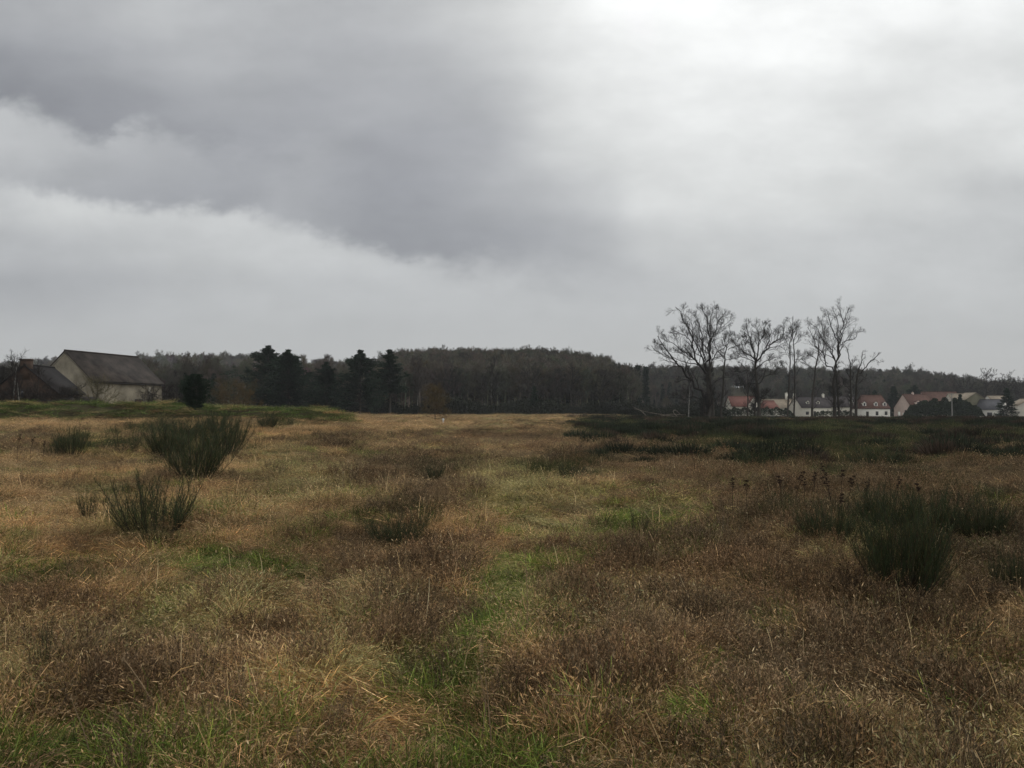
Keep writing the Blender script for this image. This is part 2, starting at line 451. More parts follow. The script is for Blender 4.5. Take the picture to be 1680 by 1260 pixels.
BROOMS = [
 ('open', 252, 885, 130, 150, 'open vase shaped broom bush with separate upright stems at the left front'),
 ('narrow', 145, 856, 58, 56, 'small greyish green broom bush left of the vase shaped one'),
 ('dense', 322, 792, 92, 100, 'large dense dark broom bush directly below the round conifer'),
 ('dense2', 366, 752, 82, 76, 'tall broom bush right behind the large dense one'),
 ('dense', 275, 752, 62, 72, 'dark broom bush at the left shoulder of the large dense one'),
 ('dense2', 300, 728, 50, 60, 'broom bush in the second row behind the dense clump'),
 ('dense2', 118, 752, 62, 50, 'upright broom bush standing alone in straw near the left edge'),
 ('sparse', 92, 752, 40, 36, 'thin broom bush touching the left side of the lone upright one'),
 ('sparse', 205, 748, 56, 66, 'thin sparse broom bush between the lone upright one and the dense clump'),
 ('sparse', 216, 716, 42, 30, 'tiny upright broom at the foot of the green bank'),
 ('dense', 350, 716, 44, 60, 'broom bush growing at the foot of the bank under the conifer'),
 ('narrow', 385, 722, 50, 34, 'narrow broom at the right end of the dense clump'),
 ('dense3', 1478, 985, 178, 150, 'biggest dark broom bush in the right foreground'),
 ('dense2', 1360, 900, 88, 92, 'broom bush left of the biggest right hand one'),
 ('dense', 1452, 878, 90, 100, 'broom bush behind the biggest one, to its left'),
 ('dense2', 1532, 884, 96, 100, 'broom bush behind the biggest one, to its right'),
 ('dense', 1610, 890, 80, 90, 'low broom bush further right behind the brown weeds'),
 ('dense2', 1665, 985, 100, 70, 'broom bush cut by the right edge of the view'),
 ('sparse', 72, 1118, 112, 84, 'thin broom sprig in the straw at the lower left'),
 ('sparse', 1046, 885, 62, 56, 'sparse broom bush in the green patch at the middle right'),
 ('dense2', 648, 900, 62, 92, 'low spreading dark broom in the middle of the meadow'),
 ('narrow', 712, 792, 40, 56, 'small dark broom at the start of the yellow grass strip'),
 ('narrow', 940, 792, 34, 90, 'low dark broom beyond the yellow grass strip'),
 ('sparse', 640, 722, 18, 24, 'tiny thin broom in the brown patch near the far end of the meadow'),
 ('dense', 440, 706, 32, 34, 'small broom at the foot of the bank below the cedars'),
 ('narrow', 476, 702, 20, 18, 'smallest broom in front of the bank, right of its neighbour'),
 ('dense2', 1240, 770, 40, 80, 'low broom mound left of the brown seed heads'),
 ('dense', 1180, 728, 26, 70, 'low broom mound far out below the flat topped tree'),
 ('dense2', 1440, 770, 44, 90, 'low broom mound behind the brown seed heads on the right'),
]
CLEAR = []
for b in BROOMS:
    g = ground(b[1], b[2]); CLEAR.append((g[0], g[1], b[4] / F * g[1] * .5))

# ---------------------------------------------------------------- grass prototypes
proto = bpy.data.collections.new('grass_kinds')      # not linked to the scene: only instanced
PROTO = []
def add_proto(name, me, m):
    o = bpy.data.objects.new('%02d_%s' % (len(PROTO), name), me); me.materials.append(m)
    proto.objects.link(o); PROTO.append(name); return len(PROTO) - 1

def blades(rng, n, rad, L0, L1, lean, w, k=5, droop=0.6, heads=0.0, cols=((1, 1, 1),), wind=(0, 0), wob=0.05, tipf=0.25, acc=None):
    acc = acc or Acc()
    a = rng.random(n) * 2 * math.pi; r = rad * np.sqrt(rng.random(n))
    b = np.stack((r * np.cos(a), r * np.sin(a), np.zeros(n)), 1)
    L = L0 + (L1 - L0) * rng.random(n)
    a2 = a + rng.normal(size=n) * 1.2
    ln = np.abs(rng.normal(size=n)) * lean
    d = norm(np.stack((np.cos(a2) * np.sin(ln) + wind[0], np.sin(a2) * np.sin(ln) + wind[1], np.cos(ln)), 1))
    P = np.empty((n, k, 3)); P[:, 0] = b
    dd = d; fall = norm(np.stack((d[:, 0], d[:, 1], np.zeros(n)), 1)) * droop
    dr = rng.random((n, 1)) ** 1.5
    for j in range(1, k):
        dd = norm(dd + fall * dr * j / k - np.array((0, 0, 1.)) * droop * dr * (j / k) ** 1.5 + rng.normal(size=(n, 3)) * wob)
        P[:, j] = P[:, j - 1] + dd * (L / (k - 1))[:, None]
    P[..., 2] = np.maximum(P[..., 2], 0.005 + 0.03 * rng.random((n, k)))
    S = norm(np.cross(dd, rng.normal(size=(n, 3))))
    W = (w * np.minimum(3., np.exp(rng.normal(size=n) * .5)))[:, None] * np.linspace(1, tipf, k)[None]
    V, Fq = ribbons(P, W, S)
    c = np.array(cols)[rng.integers(0, len(cols), n)] * np.exp(rng.normal(size=(n, 1)) * 0.58)
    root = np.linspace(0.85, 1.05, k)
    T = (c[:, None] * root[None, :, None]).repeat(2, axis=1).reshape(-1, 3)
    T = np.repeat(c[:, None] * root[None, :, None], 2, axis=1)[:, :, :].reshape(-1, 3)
    acc.add(V, Fq, T)
    nh = int(n * heads)
    if nh:     # seed heads
        ids = rng.choice(n, nh, replace=False)
        e = P[ids, -1]; dr_ = norm(dd[ids] + rng.normal(size=(nh, 3)) * 0.4)
        hl = 0.016 + 0.028 * rng.random(nh)
        Q = np.stack((e, e + dr_ * hl[:, None] * 0.45, e + dr_ * hl[:, None]), 1)
        W2 = np.stack((np.full(nh, 0.0014), 0.0026 + 0.0024 * rng.random(nh), np.full(nh, 0.0006)), 1)
        V, Fq = ribbons(Q, W2, norm(np.cross(dr_, rng.normal(size=(nh, 3)))))
        acc.add(V, Fq, np.repeat(np.array(cols)[0][None] * (1.15 + .9 * rng.random((nh, 1))), 6, axis=0))
    return acc
R = np.random.default_rng(7)
STRAW = ((1, 1, 1), (1.15, 1.1, 1.0), (0.7, 0.62, 0.55), (0.9, 0.95, 0.7), (1.25, 1.2, 1.25))
KIND = {k: [] for k in ('straw', 'thatch', 'weed', 'green', 'sprig', 'tall')}
for i in range(7):
    a = blades(R, 200, 0.26, 0.10, 0.36, 0.7, 0.0024, k=6, droop=1.1, heads=0.8, cols=STRAW, wind=(R.normal() * 0.25, R.normal() * 0.25), wob=0.26)
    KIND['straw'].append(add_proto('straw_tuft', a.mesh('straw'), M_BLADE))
for i in range(4):   # combed flat straw
    w = R.random() * 6.28
    a = blades(R, 170, 0.30, 0.22, 0.48, 0.35, 0.0024, droop=1.2, heads=0.1, cols=STRAW, wind=(math.cos(w) * 1.0, math.sin(w) * 1.0), wob=0.10)
    KIND['thatch'].append(add_proto('flat_straw', a.mesh('thatch'), M_BLADE))
for i in range(6):   # dead weeds: upright stems with many side twigs
    n = 16
    acc = Acc()
    aa = R.random(n) * 6.28; rr = 0.2 * np.sqrt(R.random(n)); L = 0.18 + 0.24 * R.random(n)
    P = np.zeros((n, 5, 3)); P[:, :, 0] = (rr * np.cos(aa))[:, None]; P[:, :, 1] = (rr * np.sin(aa))[:, None]
    ld = R.normal(size=(n, 2)) * 0.18
    for j in range(5):
        P[:, j, 2] = L * j / 4; P[:, j, :2] += ld * L[:, None] * (j / 4) + R.normal(size=(n, 2)) * 0.006
    Rr = np.full((n, 5), 0.0022) * np.linspace(1, 0.5, 5)
    V, Fq = tubes(P, Rr, 3); acc.add(V, Fq, np.full(len(V), 0.8))
    Q, R2 = spawn(P, Rr, 7, 0.30, 40, 4, R, up=0.35, rf=0.7, u0=0.35)
    c = np.exp(R.normal(size=len(Q)) * .5)
    V, Fq = ribbons(Q, np.maximum(R2, 0.0009), norm(R.normal(size=(len(Q), 3)))); acc.add(V, Fq, np.repeat(c, 8))
    Q3, R3 = spawn(Q, R2, 4, 0.5, 45, 3, R, up=0.2, rf=0.8, u0=0.3)
    c = np.exp(R.normal(size=len(Q3)) * .55)
    V, Fq = ribbons(Q3, np.full(R3.shape, 0.0020), norm(R.normal(size=(len(Q3), 3)))); acc.add(V, Fq, np.repeat(c, 6))
    e = Q[:, -1]; dr_ = norm(R.normal(size=e.shape) * .5 + np.array((0, 0, 1.))); hl = (.012 + .022 * R.random(len(e)))[:, None]
    V, Fq = ribbons(np.stack((e, e + dr_ * hl * .5, e + dr_ * hl), 1), np.array((.001, .0042, .001))[None].repeat(len(e), 0), norm(np.cross(dr_, R.normal(size=e.shape))))
    acc.add(V, Fq, np.repeat(np.where(R.random(len(e)) < .45, 2.0, .45), 6))
    a = blades(R, 130, 0.26, 0.10, 0.36, 0.6, 0.0024, droop=0.9, heads=0.5, cols=((1.7, 1.75, 1.6), (1.0, 1.0, 0.8), (1.3, 1.4, 1.2)), wob=0.2, acc=acc)
    KIND['weed'].append(add_proto('dead_weed', acc.mesh('weed'), M_BLADE))
for i in range(4):
    a = blades(R, 170, 0.24, 0.09, 0.28, 0.55, 0.0027, droop=0.8, cols=((1, 1, 1), (0.8, 0.9, 0.6), (1.3, 1.15, 0.9)), wob=0.10)
    KIND['green'].append(add_proto('green_tuft', a.mesh('green'), M_BLADE))
for i in range(4):   # low broom seedlings / dark clumps
    a = blades(R, 130, 0.13, 0.20, 0.48, 0.30, 0.0018, droop=0.15, cols=((1, 1, 1), (0.7, 0.75, 0.6), (1.3, 1.3, 0.9)), wob=0.05)
    KIND['sprig'].append(add_proto('broom_sprig', a.mesh('sprig'), M_BLADE))
for i in range(4):   # a few tall pale culms
    a = blades(R, 7, 0.2, 0.35, 0.65, 0.25, 0.0016, droop=0.35, heads=0.9, cols=((1.2, 1.2, 1.1), (0.9, 0.85, 0.7)), wob=0.05, k=6)
    KIND['tall'].append(add_proto('tall_culm', a.mesh('tall'), M_BLADE))

def gn_scatter(name, pts, pick, rot, scl, icol, coll, mats):
    me = bpy.data.meshes.new(name); me.vertices.add(len(pts)); me.vertices.foreach_set('co', np.asarray(pts, np.float32).ravel())
    def attr(n, t, d, f='value'):
        a = me.attributes.new(n, t, 'POINT'); a.data.foreach_set(f, np.ascontiguousarray(d).ravel())
    attr('pick', 'INT', np.asarray(pick, np.int32)); attr('rot', 'FLOAT_VECTOR', np.asarray(rot, np.float32), 'vector')
    attr('scl', 'FLOAT_VECTOR', np.asarray(scl, np.float32), 'vector'); attr('icol', 'FLOAT_VECTOR', np.asarray(icol, np.float32), 'vector')
    o = nobj(name, me)
    for m in mats: me.materials.append(m)
    ng = bpy.data.node_groups.new(name + '_scatter', 'GeometryNodeTree')
    ng.interface.new_socket('Geometry', in_out='INPUT', socket_type='NodeSocketGeometry')
    ng.interface.new_socket('Geometry', in_out='OUTPUT', socket_type='NodeSocketGeometry')
    N = ng.nodes; L = ng.links
    gi = N.new('NodeGroupInput'); go = N.new('NodeGroupOutput')
    ci = N.new('GeometryNodeCollectionInfo'); ci.inputs['Collection'].default_value = coll
    ci.inputs['Separate Children'].default_value = True; ci.inputs['Reset Children'].default_value = True
    ip = N.new('GeometryNodeInstanceOnPoints'); ip.inputs['Pick Instance'].default_value = True
    def na(nm, t):
        n = N.new('GeometryNodeInputNamedAttribute'); n.data_type = t; n.inputs['Name'].default_value = nm; return n.outputs['Attribute']
    L.new(gi.outputs[0], ip.inputs['Points']); L.new(ci.outputs[0], ip.inputs['Instance'])
    L.new(na('pick', 'INT'), ip.inputs['Instance Index'])
    er = N.new('FunctionNodeEulerToRotation'); L.new(na('rot', 'FLOAT_VECTOR'), er.inputs[0]); L.new(er.outputs[0], ip.inputs['Rotation'])
    L.new(na('scl', 'FLOAT_VECTOR'), ip.inputs['Scale']); L.new(ip.outputs[0], go.inputs[0])
    md = o.modifiers.new('scatter', 'NODES'); md.node_group = ng
    return o

# patches of the field: centre and radii in the photo's ground view, kind, weight
PATCH = [
 # brown dead weeds
 (40, 728, 70, 16, 'w', 2.2), (715, 790, 110, 60, 'w', 1.8), (900, 725, 190, 26, 'w', 2.0), (1120, 745, 170, 40, 'w', 1.6),
 (1330, 800, 220, 60, 'w', 1.7), (1600, 780, 150, 60, 'w', 1.2), (1380, 750, 260, 26, 'd', .8), (1600, 830, 140, 40, 'd', .7), (1300, 850, 90, 30, 'd', .7), (1230, 935, 130, 70, 'w', 1.6), (605, 925, 70, 60, 'w', 1.3),
 (1000, 930, 110, 60, 'w', 1.2), (1420, 1080, 160, 90, 'w', 1.4), (700, 950, 120, 50, 'w', 0.9), (150, 1030, 120, 40, 'w', 0.8), (60, 1180, 120, 50, 'w', 0.7),
 (1000, 1160, 160, 60, 'w', 0.9), (1620, 960, 100, 60, 'w', 1.4), (720, 1040, 60, 60, 'w', .8), (560, 720, 60, 20, 'w', 0.8), (1580, 1150, 120, 60, 'w', 0.8), (1250, 1180, 90, 70, 'w', .8),
 # dark broom-like growth
 (1080, 706, 150, 18, 'd', 2.6), (1300, 716, 260, 20, 'd', 2.2), (1560, 706, 300, 18, 'd', 2.8), (1300, 750, 200, 30, 'd', 1.2),
 (650, 872, 65, 35, 'd', .6), (720, 772, 55, 22, 'd', .7), (930, 775, 80, 16, 'd', 1.0), (1040, 850, 60, 30, 'd', .4),
 (300, 730, 110, 36, 'd', .6), (240, 700, 60, 14, 'd', .5), (1480, 870, 140, 40, 'd', .6), (110, 735, 50, 14, 'd', 1.0), (1500, 760, 160, 40, 'd', .4),
 (460, 698, 60, 8, 'd', 0.8), (230, 870, 60, 14, 'd', .8),
 # yellowish olive grass
 (500, 790, 100, 55, 'y', 1.3), (800, 775, 70, 30, 'y', 3.0), (850, 810, 80, 34, 'y', 3.2), (920, 855, 90, 36, 'y', 2.2), (860, 940, 60, 50, 'y', 1.6), (800, 1090, 70, 60, 'y', 1.2), (360, 840, 60, 30, 'y', 1.2), (1400, 900, 60, 40, 'y', 1.6),
 (1080, 820, 90, 40, 'y', 1.3), (300, 1000, 120, 60, 'y', 0.8), (1500, 990, 90, 40, 'y', .8), (620, 825, 60, 18, 'y', 1.3), (520, 720, 60, 20, 'y', 0.5), (1050, 990, 120, 40, 'y', 1.0), (560, 1090, 160, 90, 'y', 0.8),
 # green grass
 (1060, 835, 70, 30, 'g', 1.4), (1000, 880, 60, 34, 'g', 1.6), (830, 1000, 46, 80, 'g', 2.6), (750, 1130, 66, 70, 'g', 2.2), (1140, 1170, 60, 50, 'g', 1.8),
 (1280, 1070, 40, 40, 'g', 1.6), (1120, 1250, 60, 20, 'g', 2.0), (70, 1220, 80, 45, 'g', 1.8), (270, 1015, 50, 30, 'g', 1.5), (410, 935, 90, 30, 'g', 1.0), (330, 920, 60, 26, 'g', .8),
 (870, 930, 60, 24, 'g', 1.2), (1120, 900, 60, 30, 'g', 0.8), (640, 1120, 60, 40, 'g', 0.6), (1660, 1110, 40, 30, 'g', 1.5), (20, 870, 30, 14, 'g', 1.2), (1600, 910, 50, 30, 'g', 1.0), (1300, 1180, 40, 30, 'g', .6), (860, 860, 80, 20, 'g', .7),
 # combed flat straw
 (540, 1120, 150, 60, 't', 2.2), (640, 1160, 80, 30, 't', 1.4), (100, 940, 120, 40, 't', 1.2), (1580, 1080, 110, 50, 't', 1.2), (620, 900, 60, 24, 't', 1.2), (200, 900, 160, 30, 't', 0.8),
 # clean straw
 (480, 705, 160, 16, 's', 2.0), (640, 700, 120, 14, 's', 2.2), (130, 700, 160, 12, 's', 2.0), (60, 830, 120, 60, 's', 1.0), (450, 850, 150, 60, 's', .8), (800, 1180, 100, 60, 's', 0.6), (900, 706, 120, 5, 's', 1.5), (1480, 716, 220, 6, 's', 1.8)]
def weights(px, py, x, y):
    n = lambda s, sd: fbm(x / s, y / s, sd, 3)
    W = {'s': 1.0 + 0.5 * n(2.0, 1), 't': 0.10 + 0 * px, 'w': 0.16 + 1.5 * np.clip(n(2.2, 2) - 0.52, 0, 1) * 3 + 0.30 * sstep(800, 1300, px), 'y': 0.25 + 2.2 * np.clip(n(2.1, 3) - 0.52, 0, 1) * 3,
         'g': 0.08 + 3.0 * np.clip(n(1.5, 4) - 0.56, 0, 1) * 3, 'd': 0.02 + 0.6 * np.clip(n(2.8, 6) - 0.6, 0, 1) * 3 + 0.10 * sstep(900, 1400, px)}
    brk = np.clip(2.2 * (fbm(x / (.38 + .012 * y), y / (.38 + .03 * y), 44, 3) - .5) + .5, 0, 1)
    wx = px + 90 * (fbm(x / 0.8, y / 0.8, 41, 2) - .5); wy = py + (py - 655) * 0.35 * (fbm(x / 0.8, y / 0.8, 42, 2) - .5)
    rz_ = sstep(950, 1350, px) * sstep(960, 800, py); W['s'] = W['s'] * (1 - .65 * rz_); W['d'] = W['d'] + .38 * rz_ * brk; W['w'] = W['w'] + 1.25 * rz_ * (1 - brk)
    for cx, cy, rx, ry, k, s in PATCH:
        g = (.35 + 1.3 * brk) * np.exp(-1.3 * (((wx - cx) / rx) ** 2 + ((wy - cy) / ry) ** 2) ** 1.3)
        W[k] = W[k] + s * (1.7 if k in 'wy' else 2.1) * g
        if k != 's': W['s'] = W['s'] * (1 - 0.6 * min(1, s / 2) * g)
    return W
KEYS = 'stwygd'
PAL = {'s': (0.310, 0.207, 0.105), 't': (0.38, 0.250, 0.122), 'w': (0.176, 0.117, 0.065), 'y': (0.255, 0.217, 0.096), 'g': (0.125, 0.160, 0.042), 'd': (0.050, 0.053, 0.026)}
KMAP = {'s': 'straw', 't': 'thatch', 'w': 'weed', 'y': 'straw', 'g': 'green', 'd': 'sprig'}
def field():
    rng = np.random.default_rng(11)
    P = []
    for y0, y1, dens, sxy, sz in ((2.2, 7, 85, .95, 1.0), (7, 13, 62, 1.0, 1.0), (13, 28, 25, 1.4, 1.05), (28, 60, 7.5, 2.1, 1.05), (60, 130, 2.6, 3.2, 1.1), (130, 275, 0.85, 5.0, 1.15)):
        A = 0.5 * (y1 ** 2 - y0 ** 2) * 1.5 + 3 * (y1 - y0)
        n = int(A * dens)
        yy = np.sqrt(y0 ** 2 + (y1 ** 2 - y0 ** 2) * rng.random(n))
        xx = (rng.random(n) * 2 - 1) * (0.75 * yy + 1.5)
        P.append(np.stack((xx, yy, np.full(n, sxy), np.full(n, sz)), 1))
    P = np.concatenate(P); x, y = P[:, 0], P[:, 1]
    z = surf(x, y)
    onbank = (np.abs(y - BK_Y) < 4.4) & (x < -13.6) & (bank_h(x, y) > 0.25)
    px, py = topix(x, y, z)
    W = weights(px, py, x, y)
    Wm = np.stack([W[k] for k in KEYS], 1); Wm = Wm ** 1.5; gsh = Wm[:, 4] / Wm.sum(1)
    Wm = np.cumsum(Wm, 1); Wm /= Wm[:, -1:]
    q = rng.random(len(x)); ki = (q[:, None] > Wm).sum(1)
    r2 = rng.random(len(x))
    ki = np.where(onbank, np.where(r2 < 0.72, 4, np.where(r2 < 0.9, 3, 0)), ki)
    # bank foot: straw
    pick = np.zeros(len(x), int); col = np.zeros((len(x), 3))
    for i, k in enumerate(KEYS):
        m = ki == i; ids = np.array(KIND[KMAP[k]])
        pick[m] = ids[rng.integers(0, len(ids), m.sum())]
        col[m] = PAL[k]
    tallm = (rng.random(len(x)) < 0.08) & (y < 40) & np.isin(ki, (0, 3, 2))
    pick[tallm] = np.array(KIND['tall'])[rng.integers(0, 4, tallm.sum())]; col[tallm] = np.array((0.34, 0.25, 0.15))
    rz_ = sstep(950, 1350, px) * sstep(980, 820, py); col *= (1 - .15 * rz_ * (ki == 2))[:, None]
    patch = fbm(x / 1.3, y / 1.3, 21, 3); patch2 = fbm(x / 5, y / 5, 22, 2)
    fine = fbm(x / 0.45, y / 0.45, 23, 2)
    br = 0.72 + 1.0 * (patch - 0.5) + 0.6 * (patch2 - 0.5) + 0.9 * (fine - 0.5) + .8 * (fbm(x / 5, y / 14, 29, 3) - .5) * sstep(15, 40, y) + 0.24 * rng.normal(size=len(x)) + 0.27
    col *= np.clip(br, 0.3, 1.7)[:, None]
    warm = 0.16 * (fbm(x / 2.4, y / 2.4, 27, 3) - 0.5) + 0.05 * rng.normal(size=len(x))
    col *= np.stack((1 + warm, 1 - 0.1 * warm, 1 - 0.8 * warm), 1)
    hum = .72 * np.clip(0.10 + 1.8 * fbm(x / (0.4 + y * .02), y / (0.4 + y * .03), 25, 3), .35, 2) * np.where(ki == 1, .7, 1) * (1 - .45 * gsh)
    sz = P[:, 3] * hum * (0.8 + 0.4 * rng.random(len(x))); sx = P[:, 2] * (0.8 + 0.4 * rng.random(len(x)))
    for bx_, by_, br_ in CLEAR: sz = np.where((x - bx_) ** 2 + (y - by_ + br_ * .3) ** 2 < (br_ * 1.1) ** 2, sz * .55, sz)
    sz = np.where(ki == 4, sz * 1.25, sz)
    sz = np.where(ki == 5, sz * (1.0 + .35 * sstep(14, 40, y)), sz)
    sz = np.where(onbank, sz * 1.15, sz)
    col = np.where((onbank & (ki == 4))[:, None], np.array((0.105, 0.145, 0.045)) * (0.5 + 0.8 * rng.random((len(x), 1))), col)
    rot = np.stack((rng.normal(size=len(x)) * 0.12, rng.normal(size=len(x)) * 0.12, rng.random(len(x)) * 6.283), 1)
    # the combed straw all lies one way
    rot[:, 2] = np.where(ki == 1, 0.6 * (fbm(x / 3, y / 3, 28, 2) - .5) * 6, rot[:, 2])
    g = (ki == 4) | (ki == 3)
    names = (('dry_grass', ~np.isin(ki, (2, 4, 5)), 'tangled straw coloured dry grass covering the whole meadow', 'dry grass'),
             ('dead_weeds', ki == 2, 'reddish brown dead weeds standing among the dry grass', 'weeds'),
             ('green_grass', ki == 4, 'short green grass showing through the straw and on the long bank', 'green grass'),
             ('broom_seedlings', ki == 5, 'low dark green broom seedlings spread over the far meadow', 'low scrub'))
    for nm, m, lab, cat in names:
        o = gn_scatter(nm, np.stack((x, y, z - 0.02), 1)[m], pick[m], rot[m], np.stack((sx, sx, sz), 1)[m], col[m], proto, [M_BLADE])
        tag(o, lab, cat, kind='stuff')
    print('field instances', len(x))
field()

# ---------------------------------------------------------------- bare trees
def bare_meshes(trunk, limbs, rng, l1=8, l2=6, l3=5, l4=4, spread=1.0, twig=0.020, upw=0.25, minlen=0.25, shoot=0):
    """trunk: list of (pts, r0, r1); limbs: list of (pts, r0, r1). Returns trunk mesh, crown mesh"""
    k = 12
    ta = Acc()
    tl = []; tr = []
    for pts, r0, r1 in trunk:
        P = resample(pts, k)[None]; P = P + rng.normal(size=P.shape) * r0 * 0.12
        Rr = np.linspace(r0, r1, k)[None].copy(); Rr[0, 0] *= 1.35
        V, Fq = tubes(P, Rr, 8); ta.add(V, Fq, np.full(len(V), 1.0)); tl.append(P[0]); tr.append(Rr[0])
    ca = Acc()
    LP, LR = [], []
    for pts, r0, r1 in limbs:
        P = resample(pts, k); ln = np.linalg.norm(P[-1] - P[0])
        P[1:] += (rng.normal(size=(k - 1, 3)) * 0.018 * ln)
        LP.append(P); LR.append(np.linspace(r0, r1, k))
    LP = np.array(LP); LR = np.array(LR)
    V, Fq = tubes(LP, LR, 6); ca.add(V, Fq, np.full(len(V), 1.0))
    P1, R1 = spawn(LP, LR, l1, 0.31 * spread, 38, 7, rng, up=upw, wob=0.16, rf=0.55, u0=0.12, lmin=minlen * 2, bal=True)
    P1b, R1b = spawn(np.array(tl), np.array(tr), shoot, 0.10, 60, 7, rng, up=0.3, wob=0.14, rf=0.2, u0=0.15, lmin=minlen * 3) if shoot else (P1[:0], R1[:0])
    P1 = np.concatenate((P1, P1b)); R1 = np.concatenate((R1, R1b)); R1 = np.maximum(R1, twig * 1.1)
    V, Fq = tubes(P1, R1, 4); ca.add(V, Fq, np.full(len(V), 1.0))
    P2, R2 = spawn(P1, R1, l2, 0.45 * spread, 42, 5, rng, up=upw * 0.8, wob=0.18, rf=0.6, u0=0.2, lmin=minlen)
    R2 = np.maximum(R2, twig * 0.8)
    V, Fq = tubes(P2, R2, 3); ca.add(V, Fq, np.full(len(V), 1.05))
    P3, R3 = spawn(P2, R2, l3, 0.5 * spread, 40, 4, rng, up=upw * 0.6, wob=0.2, rf=0.7, u0=0.25, lmin=minlen * 0.7)
    V, Fq = ribbons(P3, np.clip(R3, twig * 0.45, twig * 0.9), norm(rng.normal(size=(len(P3), 3)))); ca.add(V, Fq, np.full(len(V), 1.1))
    if l4:
        P4, R4 = spawn(P3, R3, l4, 0.55, 38, 3, rng, up=0.1, wob=0.2, rf=0.7, u0=0.3, lmin=minlen * 0.4)
        V, Fq = ribbons(P4, np.full(R4.shape, twig * 0.36), norm(rng.normal(size=(len(P4), 3)))); ca.add(V, Fq, np.full(len(V), 1.15))
    return ta, ca
def z4(p): return (1050 + p[0] / 5.728, 480 + p[1] / 5.728)
def z5(p): return (1270 + p[0] / 6.0, 490 + p[1] / 6.0)
def traced_tree(name, label, D, trunk, limbs, conv, rng, rs=1.0, group=None, bark=None, **kw):
    t0 = conv(trunk[0][0][0]); t, s = ray(*t0)
    base = np.array((t * D, D, float(terr(t * D, D))))
    def mk(pts, z=None, depth=0.0):
        o = []
        n = len(pts)
        for i, p in enumerate(pts):
            q = at(*conv(p), D + depth * (i / max(1, n - 1)))
            o.append(q - base)
        return np.array(o)
    TR = []
    for j, (pts, r0, r1) in enumerate(trunk):
        q = mk(pts, depth=0.4 * rng.normal()); 
        q[0, 2] = min(q[0, 2], float(terr(base[0] + q[0, 0], D)) - base[2]) - 0.1
        TR.append((q, r0 * rs, r1 * rs))
    LM = []
    for pts, r0, r1 in limbs:
        L = np.hypot(pts[-1][0] - pts[0][0], pts[-1][1] - pts[0][1]) / 5.8 / F * D
        LM.append((mk(pts, depth=rng.uniform(-0.7, 0.7) * L), r0 * rs, r1 * rs))
    ta, ca = bare_meshes(TR, LM, rng, **kw)
    root = empty(name, base, label, 'tree', group)
    nobj('trunk', ta.mesh('trunk', True), bark or M_BARK, root)
    nobj('crown', ca.mesh('crown'), M_TWIG, root)
    return root
G_TREES = 'bare trees standing at the far edge of the meadow'
rg = np.random.default_rng(3)
traced_tree('bare_oak_tree', 'biggest bare broad crowned tree, leftmost of the row before the houses', 150,
  [([(640, 1165), (650, 1000), (640, 850), (622, 700)], .42, .26), ([(612, 1165), (606, 1080), (600, 990)], .24, .2), ([(690, 1160), (680, 1000), (660, 850), (655, 640)], .26, .16)],
  [([(600, 990), (540, 910), (480, 830), (400, 720), (350, 650), (280, 580), (205, 490), (175, 420)], .2, .05),
   ([(205, 490), (150, 480), (115, 460)], .07, .04), ([(350, 650), (250, 610), (150, 540), (95, 500)], .07, .03),
   ([(622, 760), (560, 700), (520, 640), (500, 500), (455, 340), (400, 240), (350, 130)], .17, .04),
   ([(622, 720), (590, 640), (540, 520), (480, 400), (430, 280)], .13, .03),
   ([(622, 700), (600, 600), (600, 450), (570, 350), (520, 200)], .13, .03), ([(622, 700), (640, 600), (650, 450), (640, 300), (590, 140)], .14, .03),
   ([(655, 640), (660, 520), (680, 400), (740, 270), (790, 180)], .12, .03), ([(655, 700), (700, 590), (800, 510), (860, 420)], .09, .03),
   ([(610, 760), (500, 600), (430, 550), (330, 490), (210, 440)], .12, .03), ([(655, 640), (640, 480), (670, 330), (680, 150)], .1, .03),
   ([(500, 500), (450, 430), (380, 380), (300, 360)], .07, .03), ([(640, 480), (700, 400), (760, 330), (840, 260)], .07, .03),
   ([(610, 1000), (500, 980), (400, 1000), (330, 985)], .07, .03), ([(480, 830), (420, 815), (340, 845)], .06, .03), ([(690, 850), (780, 800), (860, 790)], .06, .02), ([(540, 640), (460, 620), (380, 560), (300, 560)], .07, .02)],
  z4, rg, 1.25, G_TREES, l1=11, l2=7, l3=5, l4=3, shoot=26, twig=0.021)
traced_tree('bare_tree', 'slim bare tree with a high fork just right of the biggest bare tree', 158,
  [([(755, 1165), (765, 1050), (780, 900), (790, 680)], .2, .12)],
  [([(790, 690), (800, 580), (830, 480), (850, 350)], .11, .03), ([(790, 620), (740, 560), (700, 490)], .07, .03), ([(830, 540), (900, 500), (935, 410)], .07, .03), ([(815, 530), (790, 450), (800, 380)], .06, .02), ([(790, 640), (860, 620), (930, 600)], .05, .02)],
  z4, rg, 1.25, G_TREES, l1=7, l2=5, l3=4, l4=3, shoot=14, twig=0.020)
